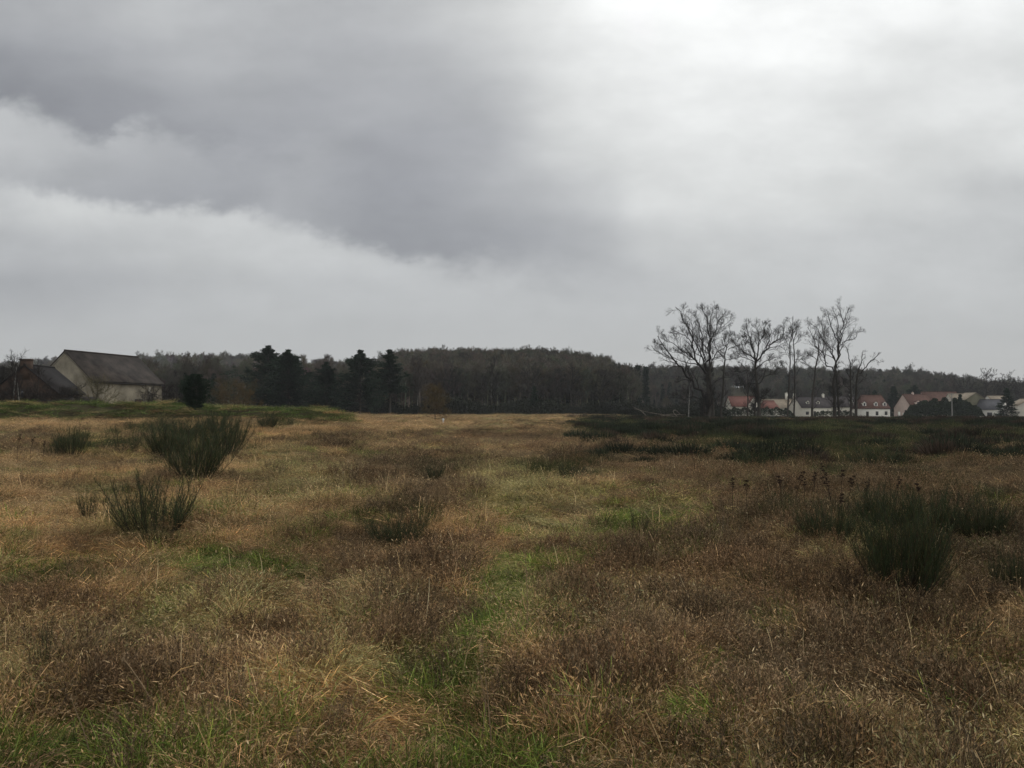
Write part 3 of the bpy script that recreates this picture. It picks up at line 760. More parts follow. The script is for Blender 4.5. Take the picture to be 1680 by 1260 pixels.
traced_tree('bare_oak_tree', 'bare tree with a wide flat topped crown and ivied trunk before the low red roof', 150,
  [([(1115, 1175), (1120, 1050), (1105, 900), (1080, 720), (1085, 640)], .3, .17), ([(1078, 1170), (1082, 1080), (1095, 940)], .16, .13)],
  [([(1085, 640), (1040, 590), (960, 540), (890, 480)], .11, .03), ([(1085, 640), (1060, 520), (1010, 380), (1000, 300)], .12, .03), ([(1090, 640), (1120, 450), (1090, 310)], .11, .03),
   ([(1090, 650), (1160, 580), (1240, 470), (1330, 420), (1375, 310)], .14, .03), ([(1165, 575), (1200, 480), (1240, 350)], .09, .03), ([(1090, 720), (1160, 650), (1300, 600)], .08, .03),
   ([(1110, 860), (1200, 770), (1280, 730), (1350, 690)], .1, .03), ([(1100, 850), (1000, 860), (905, 850)], .07, .03), ([(1080, 720), (960, 740), (860, 745)], .06, .03), ([(1085, 660), (980, 600), (860, 620)], .07, .03),
   ([(1060, 520), (1030, 470), (960, 440)], .07, .03), ([(1110, 500), (1160, 400), (1180, 310)], .08, .03), ([(1240, 470), (1290, 440), (1300, 340)], .06, .02), ([(1120, 990), (1190, 960), (1250, 975)], .05, .02)],
  z4, rg, 1.25, G_TREES, l1=11, l2=7, l3=5, l4=3, shoot=24, twig=0.021)
traced_tree('bare_tree', 'short thin bare tree rising in front of the white gable with the pink roof', 146,
  [([(1012, 1175), (1012, 1080), (1015, 960), (1022, 850)], .14, .07)],
  [([(1015, 980), (990, 900), (960, 850)], .05, .02), ([(1020, 900), (1050, 830), (1055, 760)], .05, .02), ([(1022, 860), (1010, 790), (1000, 730)], .05, .02)],
  z4, rg, 1.25, G_TREES, l1=6, l2=5, l3=4, l4=0, shoot=8)
traced_tree('bare_tree', 'tall slender bare tree with a sparse crown, right neighbour of the flat topped one', 155,
  [([(130, 1150), (140, 950), (150, 800), (160, 600), (155, 490)], .15, .08)],
  [([(155, 490), (170, 380), (172, 300), (165, 230)], .07, .02), ([(158, 480), (120, 420), (90, 390)], .05, .02), ([(165, 420), (200, 330), (230, 260)], .05, .02), ([(160, 600), (120, 540), (100, 480)], .04, .02)],
  z5, rg, 1.2, G_TREES, l1=7, l2=5, l3=4, l4=2, shoot=12, twig=0.02)
traced_tree('bare_tree', 'slender bare tree with the white gable of the brown roofed house behind its foot', 160,
  [([(192, 1150), (200, 950), (205, 760), (200, 560), (192, 450)], .15, .08)],
  [([(192, 450), (200, 380), (225, 300), (235, 250)], .06, .02), ([(200, 450), (255, 385), (295, 355)], .05, .02), ([(192, 440), (180, 330), (190, 270)], .05, .02), ([(203, 640), (250, 560), (330, 560)], .05, .02), ([(203, 600), (260, 600), (340, 590)], .04, .02)],
  z5, rg, 1.2, G_TREES, l1=7, l2=5, l3=4, l4=2, shoot=12, twig=0.02)
traced_tree('bare_tree', 'bare tree leaning right with a short pointed top, left of the second tallest tree', 148,
  [([(375, 1155), (380, 950), (400, 700), (440, 540), (440, 470)], .2, .08)],
  [([(440, 490), (440, 400), (435, 370)], .05, .02), ([(430, 560), (480, 520), (500, 450)], .05, .02), ([(420, 600), (370, 560), (340, 560)], .05, .02), ([(400, 720), (340, 660), (280, 600)], .05, .02)],
  z5, rg, 1.2, G_TREES, l1=6, l2=5, l3=4, l4=2, shoot=12, twig=0.02)
traced_tree('bare_oak_tree', 'second tallest bare tree with long arching limbs spread wide against the sky', 150,
  [([(600, 1160), (592, 1000), (590, 800), (600, 660)], .3, .17), ([(640, 1160), (630, 960), (615, 760)], .2, .14)],
  [([(590, 720), (520, 640), (470, 510), (385, 410), (330, 270)], .11, .03), ([(600, 660), (590, 560), (530, 450), (450, 340), (390, 250)], .11, .03),
   ([(615, 680), (630, 480), (610, 360), (560, 250), (510, 120)], .14, .03), ([(625, 600), (655, 400), (680, 260), (650, 85)], .12, .03), ([(655, 460), (700, 420), (790, 390), (845, 325)], .08, .03),
   ([(600, 600), (560, 520), (500, 380), (465, 220)], .08, .03), ([(680, 270), (700, 180), (735, 100)], .06, .02), ([(610, 360), (640, 250), (600, 140)], .07, .02), ([(530, 640), (480, 600), (450, 620)], .05, .02),
   ([(595, 950), (530, 900), (480, 900)], .06, .02), ([(380, 400), (410, 330), (420, 270)], .05, .02), ([(600, 1000), (540, 1000), (520, 960)], .05, .02), ([(620, 900), (680, 850), (700, 800)], .05, .02)],
  z5, rg, 1.2, G_TREES, l1=10, l2=6, l3=5, l4=3, shoot=20, twig=0.019)
traced_tree('bare_tree', 'rightmost bare tree, broken topped with pale peeling trunk and bare limb pointing right', 150,
  [([(755, 1160), (760, 1000), (750, 800), (752, 680)], .2, .12), ([(805, 1160), (808, 960), (810, 800), (835, 690)], .24, .14)],
  [([(752, 680), (735, 570), (720, 500), (690, 450)], .08, .03), ([(752, 680), (780, 630), (805, 595)], .06, .03), ([(835, 690), (865, 610), (872, 520)], .08, .03), ([(840, 740), (880, 690), (960, 610), (1040, 530)], .1, .04),
   ([(760, 800), (720, 740), (700, 640)], .06, .02), ([(810, 850), (870, 800), (900, 760)], .06, .02), ([(960, 612), (1000, 600), (1040, 630)], .04, .02), ([(750, 900), (700, 860), (680, 800)], .05, .02)],
  z5, rg, 1.2, G_TREES, l1=4, l2=4, l3=4, l4=2, shoot=30, spread=0.7, twig=0.02)

def auto_tree(H, rng, r0=None, spread=0.30, low=0.35, nl=12, form='round'):
    r0 = r0 or H * 0.014
    lean = rng.normal(size=2) * 0.03 * H
    tr = np.array([(0, 0, -0.2), (lean[0] * .3, lean[1] * .3, H * .3), (lean[0] * .6, lean[1] * .6, H * .6), (lean[0], lean[1], H * .86)])
    L = []
    for i in range(nl):
        u = low + (0.86 - low) * (i + rng.random()) / nl
        b = np.array([np.interp(u, [0, .3, .6, .86], tr[:, c]) for c in range(3)])
        a = i * 2.4 + rng.random(); 
        reach = H * spread * (1.1 - 0.55 * (u - low) / (0.86 - low)) * (0.7 + 0.6 * rng.random())
        rise = H * (0.10 + 0.22 * rng.random())
        e = b + np.array((math.cos(a) * reach, math.sin(a) * reach, rise)); m = b * .5 + e * .5 + np.array((0, 0, -0.04 * H))
        L.append((np.array([b, m, e]), r0 * 0.45, r0 * 0.1))
    L.append((np.array([tr[3], tr[3] + (0, 0, H * .07), tr[3] + (0.1, 0, H * .14)]), r0 * .4, r0 * .1))
    return [(tr, r0, r0 * .4)], L

def placed_tree(name, label, px, pytop, D, group=None, bark=None, seed=1, cat='tree', z=None, pybase=None, spread=.28, low=.35, r0=None, nl=12, twmat=None, **kw):
    rng = np.random.default_rng(seed)
    t, s = ray(px, pytop); x = t * D; zb = float(surf(x, D)) if z is None else z
    H = EYE + s * D - zb
    tr, L = auto_tree(H, rng, spread=spread, low=low, r0=r0, nl=nl)
    ta, ca = bare_meshes(tr, L, rng, **kw)
    root = empty(name, (x, D, zb), label, cat, group)
    nobj('trunk', ta.mesh('trunk', True), bark or M_BARK, root)
    nobj('crown', ca.mesh('crown'), twmat or M_TWIG, root)
    return root
G_BIRCH = 'pale stemmed birches'
placed_tree('birch_tree', 'thin white barked birch at the far left beside the brick farmhouse', 22, 586, 84, G_BIRCH, M_BIRCH, 27, r0=.10, spread=.10, low=.25, nl=16, l1=4, l2=4, l3=3, l4=0, twig=.012)
placed_tree('birch_tree', 'very thin pale leaning stem in front of the brick chimney gable', 34, 618, 83, G_BIRCH, M_BIRCH, 22, r0=.06, spread=.14, low=.4, nl=7, l1=3, l2=3, l3=3, l4=0, twig=.012)
placed_tree('bare_sapling', 'thin bare sapling before the dark roof of the small farmhouse', 62, 612, 84, None, M_BARK, 23, r0=.07, spread=.2, low=.3, nl=8, l1=4, l2=4, l3=3, l4=0, twig=.012)
placed_tree('birch_tree', 'lone slim birch with a broken white trunk left of the biggest bare tree', 1129, 624, 148, G_BIRCH, M_BIRCH, 24, r0=.13, spread=.12, low=.4, nl=8, l1=4, l2=3, l3=3, l4=0, twig=.02)
M_OCHRE = mat('ochre_twigs', (0.085, 0.062, 0.030), 0.3, 1.0, tint=True)
M_OLIVE = mat('olive_twigs', (0.090, 0.078, 0.045), 0.3, 1.0, tint=True)
placed_tree('bare_bush', 'bushy brown twigged shrub at the end of the meadow below the wood', 714, 640, 120, None, M_BARK, 31, 'bush', r0=.07, spread=.40, low=.08, nl=20, l1=6, l2=5, l3=4, l4=2, twig=.016, twmat=M_OCHRE)
placed_tree('bare_bush', 'large olive twigged bush against the corner of the grey barn', 158, 624, 86, None, M_BARK, 32, 'bush', r0=.08, spread=.42, low=.08, nl=18, l1=5, l2=4, l3=3, l4=0, twig=.014, twmat=M_OLIVE)
placed_tree('bare_bush', 'low tangled bramble bush under the dark farmhouse roof', 100, 643, 85, None, M_BARK, 33, 'bush', r0=.06, spread=.9, low=.05, nl=22, l1=6, l2=5, l3=4, l4=2, twig=.014)
placed_tree('bare_bush', 'brown bramble thicket by the brick gable at the left edge', 30, 644, 85, None, M_BARK, 34, 'bush', r0=.06, spread=.9, low=.05, nl=22, l1=6, l2=5, l3=4, l4=2, twig=.014)
placed_tree('bare_bush', 'small dark bush at the right end of the barn wall', 268, 640, 90, None, M_BARK, 35, 'bush', r0=.06, spread=.8, low=.05, nl=18, l1=6, l2=5, l3=4, l4=2, twig=.014)
placed_tree('bare_bush', 'yellowish brown bush in the hollow between the round conifer and the big cedars', 385, 632, 120, None, M_BARK, 36, 'bush', r0=.07, spread=.8, low=.06, nl=24, l1=6, l2=5, l3=4, l4=2, twig=.018, twmat=M_OCHRE)
for i, (px, top, lab) in enumerate(((8, 606, 'dark bare tree cut by the left edge of the view'), (54, 618, 'bare tree top showing just behind the farmhouse chimney'))):
    placed_tree('bare_tree', lab, px, top, 125 + 6 * i, None, None, 40 + i, low=.2, spread=.2, l1=7, l2=6, l3=5, l4=2, twig=.022)
# edge trees of the central wood whose own crowns and trunks stand out
edge = [(300, 612, 'leafless tree behind the round conifer, beyond the barn'), (345, 606, 'leafless tree between the round conifer and the first cedar'), (560, 606, 'thin leafless tree in the gap left of the spreading cedar'),
        (612, 612, 'leafless pale stemmed tree beneath the spreading cedar'), (690, 600, 'ochre tinged leafless tree at the left end of the wood'), (745, 604, 'leafless tree above the brown shrub at the wood edge'),
        (805, 600, 'leafless tree left of the dark ivy clad tree'), (870, 598, 'leafless tree with dark ivy on its crown in the middle of the wood edge'), (935, 606, 'leafless tree with a pale forked trunk at the wood edge'), (985, 614, 'leafless tree at the right end of the wood edge')]
for i, (px, top, lab) in enumerate(edge):
    placed_tree('leafless_tree', lab, px, top, 235 + 11 * (i % 3), 'leafless trees along the edge of the central wood', M_BARK, 60 + i, low=.15, spread=.26, nl=14, l1=7, l2=5, l3=4, l4=2, twig=.032, twmat=M_OCHRE if i == 4 else None)
for i, (px, top, lab) in enumerate(((1616, 613, 'tallest bare tree standing above the hill at the right'), (1648, 619, 'bare tree over the dark fir at the right end of the hill'), (1672, 624, 'bare tree at the right edge of the view'), (1583, 620, 'bare tree over the cream gable on the right'))):
    placed_tree('bare_tree', lab, px, top, 372, 'bare trees above the right houses', M_BARK, 80 + i, low=.45, spread=.30, nl=14, l1=7, l2=5, l3=4, l4=2, twig=.035)

# ---------------------------------------------------------------- conifers
def conifer(name, label, px, pytop, D, halfpx, form, seed, group=None, pybase=None, ngreen=26, dens=1.0):
    rng = np.random.default_rng(seed)
    t, s = ray(px, pytop); x = t * D; zb = float(surf(x, D))
    if pybase is not None: zb = min(zb, EYE + ray(px, pybase)[1] * D) if form != 'bush' else EYE + ray(px, pybase)[1] * D
    H = EYE + s * D - zb; Wd = halfpx / F * D
    root = empty(name, (x, D, zb), label, 'conifer', group)
    P = resample([(0, 0, -.1), (0.01 * H, 0, H * .5), (0, 0.01 * H, H * .97)], 12)[None]
    V, Fq = tubes(P, np.linspace(H * .018, H * .003, 12)[None], 7); a = Acc().add(V, Fq)
    B = []; tiers = 13 if form in ('cedar', 'high') else 0; tr_ = 0.6 + .65 * rng.random(40); ta_ = rng.random(40) * 6.283
    lo = {'cedar': .12, 'bush': .02, 'spire': .08, 'fir': .05, 'high': .34}[form]
    nb = int({'cedar': 150, 'bush': 150, 'spire': 90, 'fir': 120, 'high': 90}[form] * dens)
    for i in range(nb):
        u = lo + (1 - lo) * (i + rng.random()) / nb
        q = (u - lo) / (1 - lo)
        if tiers:
            ti = int(q * tiers); q = (ti + .5 + .22 * rng.normal()) / tiers; q = min(.99, max(0, q)); u = lo + (.93 - lo) * q
        if form in ('cedar', 'high'): reach = 1.25 * Wd * (1 - 0.90 * q ** 1.25) * (0.5 + 0.75 * rng.random()) * tr_[ti] * (0.75 + 0.25 * math.sin(min(1, q * 4) * 1.57)); rise = reach * (0.10 + 0.35 * q)
        elif form == 'bush': reach = Wd * max(.05, math.sin(math.pi * (q * .88 + .12))) ** .75 * (0.6 + 0.5 * rng.random()); rise = reach * (0.35 + .4 * q)
        elif form == 'spire': reach = 1.1 * Wd * (1 - q) ** .8 * (0.7 + 0.4 * rng.random()) + .1; rise = reach * .4
        else: reach = 1.1 * Wd * (1 - q) ** .85 * (0.75 + 0.4 * rng.random()) + .15; rise = -reach * .12
        az = rng.random() * 6.283 if not tiers else ta_[ti] + 2.1 * rng.normal()
        b = np.array((0, 0, H * u)); e = b + np.array((math.cos(az) * reach, math.sin(az) * reach, rise))
        B.append(resample([b, b * .5 + e * .5 + np.array((0, 0, -.08 * reach)), e], 6))
    B = np.array(B)
    V, Fq = tubes(B, np.linspace(H * .005, H * .0015, 6)[None].repeat(nb, 0), 3); a.add(V, Fq); nobj('trunk', a.mesh('trunk', True), M_BARK, root)
    Q, _ = spawn(B, np.full((nb, 6), .05), 9, .38, 55, 4, rng, up=.06, u0=.25)
    lead = np.stack((rng.normal(size=60) * H * .006, rng.normal(size=60) * H * .006, H * (.86 + .14 * rng.random(60))), 1)
    allp = np.concatenate((Q.reshape(-1, 3), B[:, 2:].reshape(-1, 3), np.repeat(lead, 3, 0) if form != 'bush' else lead[:0]))
    n = int((5 if form != 'bush' else 7) * len(allp)); ii = rng.integers(0, len(allp), n)
    size = H * (0.020 if form != 'bush' else 0.022)
    c = allp[ii] + rng.normal(size=(n, 3)) * size * np.array((.9, .9, .45 if form == 'bush' else .22))
    out = norm(c - np.array((0, 0, 1.)) * c[:, 2:3] + 1e-6 + rng.normal(size=(n, 3)) * .4 + np.array((0, 0, .25)))
    l = size * (0.5 + 0.9 * rng.random(n))
    Pn = np.stack((c - out * l[:, None] * .5, c + out * l[:, None] * .1, c + out * l[:, None] * .6), 1)
    Wn = (l * .28)[:, None] * np.array((.6, 1, .1))[None]
    V, Fq = ribbons(Pn, Wn, norm(np.cross(out, rng.normal(size=(n, 3)))))
    f = Acc(); f.add(V, Fq, np.repeat((0.55 + 0.9 * rng.random(n)), 6)); nobj('foliage', f.mesh('foliage'), M_CONIFER, root)
    return root
G_CED = 'dark evergreen trees in front of the wood'
conifer('round_conifer', 'small rounded dark conifer growing on the front of the green bank', 321, 616, 73, 25, 'bush', 1, None, 671)
conifer('cedar_tree', 'tallest cedar with a spiky leaning top, left one of the close pair', 440, 567, 205, 60, 'cedar', 2, G_CED)
conifer('cedar_tree', 'broad dense cedar, right one of the close pair', 473, 574, 200, 54, 'cedar', 3, G_CED, dens=1.3)
conifer('cedar_tree', 'lower ragged evergreen between the cedar pair and the spreading cedar', 536, 594, 205, 31, 'cedar', 4, G_CED)
conifer('cedar_tree', 'spreading cedar with a flat bushy top in the middle of the evergreens', 591, 574, 205, 45, 'cedar', 5, G_CED)
conifer('pine_tree', 'slim pine with its foliage high on the stem, rightmost of the evergreens', 640, 574, 210, 25, 'high', 6, G_CED)
conifer('ivy_clad_tree', 'dark upright evergreen mass in the middle of the wood edge', 876, 634, 225, 9, 'spire', 7)
G_SP = 'narrow spires on the skyline right of the wood'
for i, (px, top, lab) in enumerate(((1033, 602, 'left narrow conifer spire on the skyline'), (1046, 600, 'middle narrow conifer spire on the skyline'), (1059, 602, 'tallest darkest conifer spire right of the wood'))):
    conifer('spire_conifer', lab, px, top, 330, 5, 'spire', 10 + i, G_SP)
conifer('fir_tree', 'big dark fir standing before the white house at the right', 1651, 637, 255, 17, 'fir', 20)
conifer('fir_tree', 'dark fir behind the gap between the two red roofed houses', 1466, 634, 330, 14, 'fir', 21)
conifer('fir_tree', 'dark fir behind the pink gabled house', 1500, 632, 345, 22, 'cedar', 22)
conifer('fir_tree', 'small dark conifer beside the cream gable on the right', 1575, 647, 290, 6, 'fir', 23)
conifer('fir_tree', 'dark conifer left of the red roofed white house chimney side', 1435, 640, 350, 12, 'cedar', 24)

# ---------------------------------------------------------------- woods (mass)
wood = bpy.data.collections.new('wood_kinds'); WK = []
def add_wood(me, m):
    o = bpy.data.objects.new('%02d_wood' % len(WK), me); me.materials.append(m); wood.objects.link(o); WK.append(o); return len(WK) - 1
WB, WC, WS = [], [], []
for i in range(7):
    rng = np.random.default_rng(100 + i)
    tr, L = auto_tree(14, rng, r0=.16, spread=.20, low=.35, nl=12)
    ta, ca = bare_meshes(tr, L, rng, l1=6, l2=5, l3=4, l4=2, twig=.042, minlen=.35, upw=.35)
    A = Acc()
    for src, tc_ in ((ta, (2.9, 2.8, 2.6)), (ca, (1.0, 0.97, 0.93))):
        V = np.concatenate(src.V); nn = 0
        T = np.concatenate(src.T) * np.array(tc_)
        base = A.n
        A.V.append(V); A.T.append(T)
        for k_, fl in src.F.items():
            for f in fl: A.F.setdefault(k_, []).append(f + base)
        A.n += len(V)
    WB.append(add_wood(A.mesh('woodtree'), M_WOODTREE))
for i in range(3):   # evergreen of the wood
    rng = np.random.default_rng(120 + i); n = 1500
    u = rng.random(n) ** .8; r = 2.6 * (1 - u * .85) * np.sqrt(rng.random(n)); a = rng.random(n) * 6.283
    c = np.stack((r * np.cos(a), r * np.sin(a), 2 + 11.5 * u), 1); d = norm(rng.normal(size=(n, 3)))
    V, Fq = ribbons(np.stack((c - d * .35, c, c + d * .35), 1), np.array((.1, .28, .05))[None].repeat(n, 0), norm(np.cross(d, rng.normal(size=(n, 3)))))
    A = Acc().add(V, Fq, np.repeat(.6 + .8 * rng.random(n), 6))
    V, Fq = tubes(resample([(0, 0, 0), (0, 0, 6), (0, 0, 12)], 6)[None], np.linspace(.2, .05, 6)[None], 5); A.add(V, Fq)
    WC.append(add_wood(A.mesh('evergreen'), M_WOODTREE))
for i in range(4):   # undergrowth / brambles
    rng = np.random.default_rng(140 + i); n = 1400
    c = rng.normal(size=(n, 3)) * np.array((1.3, 1.3, .8)); c[:, 2] = np.abs(c[:, 2]) * 1.3 + .1; d = norm(rng.normal(size=(n, 3)) + np.array((0, 0, .8)))
    V, Fq = ribbons(np.stack((c - d * .3, c, c + d * .3), 1), np.array((.03, .07, .02))[None].repeat(n, 0), norm(np.cross(d, rng.normal(size=(n, 3)))))
    WS.append(add_wood(Acc().add(V, Fq, np.repeat(.5 + 1. * rng.random(n), 6)).mesh('bramble'), M_WOODTREE))

def wood_scatter(name, label, n, t0, t1, y0, y1, colr, seed, hs=1.0, ever=0.06, under=0.0, shape=None, keep=None, hv=.18, cat='woodland', ys=1.0):
    rng = np.random.default_rng(seed)
    t = t0 + (t1 - t0) * rng.random(n); Yv = y0 + (y1 - y0) * rng.random(n) ** ys
    x = t * Yv; z = terr(x, Yv)
    r = rng.random(n)
    pick = np.where(r < under, np.array(WS)[rng.integers(0, len(WS), n)], np.where(r < under + ever, np.array(WC)[rng.integers(0, 3, n)], np.array(WB)[rng.integers(0, len(WB), n)]))
    s = hs * (1 + hv * rng.normal(size=n)).clip(.55, 1.45)
    if shape is not None: s = s * shape(t, Yv)
    col = np.array(colr)[None] * (0.55 + 0.9 * rng.random((n, 1))) * (1 + .08 * rng.normal(size=(n, 3))) * (.6 + .8 * fbm(x / 22, Yv / 22, 61, 3))[:, None]
    col = np.where((r < under)[:, None], np.array((.016, .018, .011)) * (0.6 + .9 * rng.random((n, 1))), col)
    col = np.where(((r >= under) & (r < under + ever))[:, None], np.array((.016, .024, .013)) * (0.6 + .9 * rng.random((n, 1))), col)
    w = s * (.8 + .4 * rng.random(n))
    m = np.ones(n, bool) if keep is None else keep(t, Yv, rng)
    o = gn_scatter(name, np.stack((x, Yv, z - .2), 1)[m], pick[m], np.stack((0 * x, 0 * x, rng.random(n) * 6.283), 1)[m], np.stack((w, w, s), 1)[m], col[m], wood, [M_WOODTREE])
    tag(o, label, cat, kind='stuff')
PX = lambda p: (p - 840) / F
BARE = (.086, .078, .060)
wood_scatter('central_woodland', 'dense dark leafless wood on the domed rise in the middle', 3600, PX(640), PX(1035), 262, 410, BARE, 1, hs=.98, ever=.012, under=.0, hv=.08)
wood_scatter('left_woodland', 'grey leafless wood on the distant rise at the left', 1500, PX(-60), PX(670), 330, 540, (.120, .115, .102), 2, hs=.98, ever=.0, hv=.08)
wood_scatter('middle_woodland', 'dark lower wood between the barn and the cedars', 900, PX(215), PX(690), 225, 330, (.088, .080, .062), 3, hs=.80, ever=.03, under=.1)
wood_scatter('hill_woodland', 'dark mixed wood covering the long low hill behind the village', 3200, PX(1015), PX(1900), 430, 640, (.064, .060, .046), 4, hs=.95, ever=.14, hv=.12,
             keep=lambda t, Yv, rng: ~((np.abs(t - PX(1218)) < .018) & (Yv < 530)))
wood_scatter('village_trees', 'leafless trees and dark shrubs between the houses and the hill', 420, PX(1020), PX(1800), 335, 430, (.060, .054, .042), 5, hs=.42, ever=.12, under=.35,
             keep=lambda t, Yv, rng: ~(np.abs(t - PX(1218)) < .026))
wood_scatter('wood_undergrowth', 'dark evergreen undergrowth along the foot of the central wood', 900, PX(500), PX(1175), 222, 262, BARE, 6, hs=1.05, under=1.0, cat='undergrowth',
             shape=lambda t, Yv: 1.0 + 0.25 * np.sin(t * 60))
wood_scatter('farm_trees', 'dark leafless trees massed behind the farm', 360, PX(-160), PX(130), 122, 190, (.050, .044, .034), 7, hs=.41, ever=.05, under=.2)
wood_scatter('right_undergrowth', 'dark scrub under the row of big bare trees', 300, PX(1060), PX(1420), 168, 200, BARE, 8, hs=.62, under=1.0, cat='undergrowth', keep=lambda t, Yv, rng: (t < PX(1180)) | (rng.random(len(t)) < .0))

# ---------------------------------------------------------------- broom bushes
def broom_meshes(seed, n=46, H=1.2, Wd=.6, shoots=9, dead=0.1, upright=.5):
    rng = np.random.default_rng(seed)
    a = rng.random(n) * 6.283; out = Wd * np.sqrt(rng.random(n)); L = H * (0.42 + .6 * rng.random(n) ** .8) * (1 - .18 * (out / Wd) ** 2)
    k = 8; u = np.linspace(0, 1, k)
    P = np.zeros((n, k, 3)); curve = (upright * u + (1 - upright) * np.sqrt(u))
    b = .09 * np.sqrt(rng.random(n))
    P[:, :, 0] = (b * np.cos(a))[:, None] + (out * np.cos(a))[:, None] * curve; P[:, :, 1] = (b * np.sin(a))[:, None] + (out * np.sin(a))[:, None] * curve
    P[:, :, 2] = L[:, None] * u ** 1.08 - .03
    P[:, 1:, :2] += np.cumsum(rng.normal(size=(n, k - 1, 2)) * .010 * H, axis=1)
    Rr = np.full((n, 1), .0055) * np.linspace(1, .4, k)[None]
    V, Fq = tubes(P, Rr, 4); st = Acc().add(V, Fq)
    f = Acc()
    Q, R2 = spawn(P, Rr, shoots, .36, 27, 5, rng, up=.45, wob=.10, rf=.6, u0=.22)
    c = 0.6 + .8 * rng.random(len(Q)); V, Fq = ribbons(Q, np.full(R2.shape, .0021), norm(rng.normal(size=(len(Q), 3)))); f.add(V, Fq, np.repeat(c, 10))
    Q3, R3 = spawn(Q, R2, 5, .5, 27, 4, rng, up=.3, wob=.12, rf=.8, u0=.1)
    c = (0.6 + .8 * rng.random((len(Q3), 1))) * np.where(rng.random((len(Q3), 1)) < .18, np.array((2.4, 1.35, 1.1)), np.array((1., 1, 1))); V, Fq = ribbons(Q3, np.full(R3.shape, .0014), norm(rng.normal(size=(len(Q3), 3)))); f.add(V, Fq, np.repeat(c, 8, axis=0))
    return st.mesh('stems'), f.mesh('shoots')
BR = {'open': broom_meshes(1, 44, 1.0, .48, 12, upright=.25), 'dense': broom_meshes(2, 84, 1.0, .52, 13, upright=.35), 'dense2': broom_meshes(5, 66, 1.0, .58, 12, upright=.3),
      'dense3': broom_meshes(9, 100, 1.0, .50, 14, upright=.25), 'narrow': broom_meshes(3, 36, 1.0, .30, 10, upright=.5), 'sparse': broom_meshes(4, 18, 1.0, .36, 8, upright=.4)}
BP = {}
def broom(kind, px, pyb, hpx, wpx, label, rz=0.0, sink=0):
    g = ground(px, pyb); D = g[1]
    g[2] = float(surf(g[0], g[1]))
    H = hpx / F * D; Wd = wpx / F * D
    if kind not in BP:
        o = empty('broom_bush', g, label, 'bush', 'green broom bushes')
        nobj('stems', BR[kind][0], M_BROOMW, o); nobj('shoots', BR[kind][1], M_BROOM, o)
        BP[kind] = o
    else: o = copy_tree(BP[kind])
    o.location = g; o['label'] = label
    o.rotation_euler = (0, 0, rz); o.scale = (Wd, Wd, H)
for i, b in enumerate(BROOMS):
    broom(*b, rz=i * 1.7)

# broom thicket: the dark green band before the houses
thk = bpy.data.collections.new('thicket_kinds')
for i in range(4):
    rng = np.random.default_rng(160 + i); n = 700
    a = rng.random(n) * 6.283; r = .9 * np.sqrt(rng.random(n)); L = (.5 + .6 * rng.random(n)) * (1 - .4 * (r / .9) ** 2)
    b = np.stack((r * np.cos(a) * .7, r * np.sin(a) * .7, np.zeros(n)), 1); e = np.stack((r * np.cos(a) * 1.2, r * np.sin(a) * 1.2, L), 1)
    m_ = b * .45 + e * .55 + rng.normal(size=(n, 3)) * .03
    V, Fq = ribbons(np.stack((b, m_, e), 1), np.array((.016, .014, .005))[None].repeat(n, 0), norm(rng.normal(size=(n, 3))))
    me = Acc().add(V, Fq, np.repeat(.5 + rng.random(n), 6)).mesh('thicket'); me.materials.append(M_WOODTREE)
    thk.objects.link(bpy.data.objects.new('%02d_thicket' % i, me))
def thicket():
    rng = np.random.default_rng(77); n = 11000
    Yv = 26 + 204 * rng.random(n); t = PX(900) + (PX(1900) - PX(900)) * rng.random(n); x = t * Yv; z = terr(x, Yv)
    px, py = topix(x, Yv, z)
    den = fbm(x / 9, Yv / 9, 51, 3)
    want = np.interp(py, [675, 690, 705, 720, 740, 765, 800], [1, .9, .65, .36, .2, .10, 0]) * np.interp(px, [930, 1000, 1300, 1500, 2100], [0, .8, .6, .9, 1])
    want = np.where((px > 1000) & (px < 1260) & (py > 690) & (py < 725), .7, want)
    want = np.where((px > 1330) & (py > 706) & (py < 722), .10, want)
    m = (rng.random(n) < want * 1.0) & (den > .36 - want * .2)
    s = np.interp(Yv, [40, 120, 230], [.7, .75, .6]) * (.45 + .75 * rng.random(n)) * (.5 + 1.0 * fbm(x / 7, Yv / 7, 58, 3)); w = s * 1.3
    col = np.array((.028, .034, .020)) * (.6 + .8 * rng.random((n, 1)))
    col = np.where((rng.random(n) < 1.6 * (fbm(x / 12, Yv / 12, 57, 2) - .28))[:, None] & (Yv < 190)[:, None], np.array((.060, .042, .030)) * (.6 + .8 * rng.random((n, 1))), col)
    o = gn_scatter('broom_thicket', np.stack((x, Yv, z - .05), 1)[m], rng.integers(0, 4, n)[m], np.stack((0 * x, 0 * x, rng.random(n) * 6.28), 1)[m], np.stack((w, w, s), 1)[m], col[m], thk, [M_WOODTREE])
    tag(o, 'dark green broom thicket spread along the far right of the meadow before the houses', 'thicket', kind='stuff')
thicket()

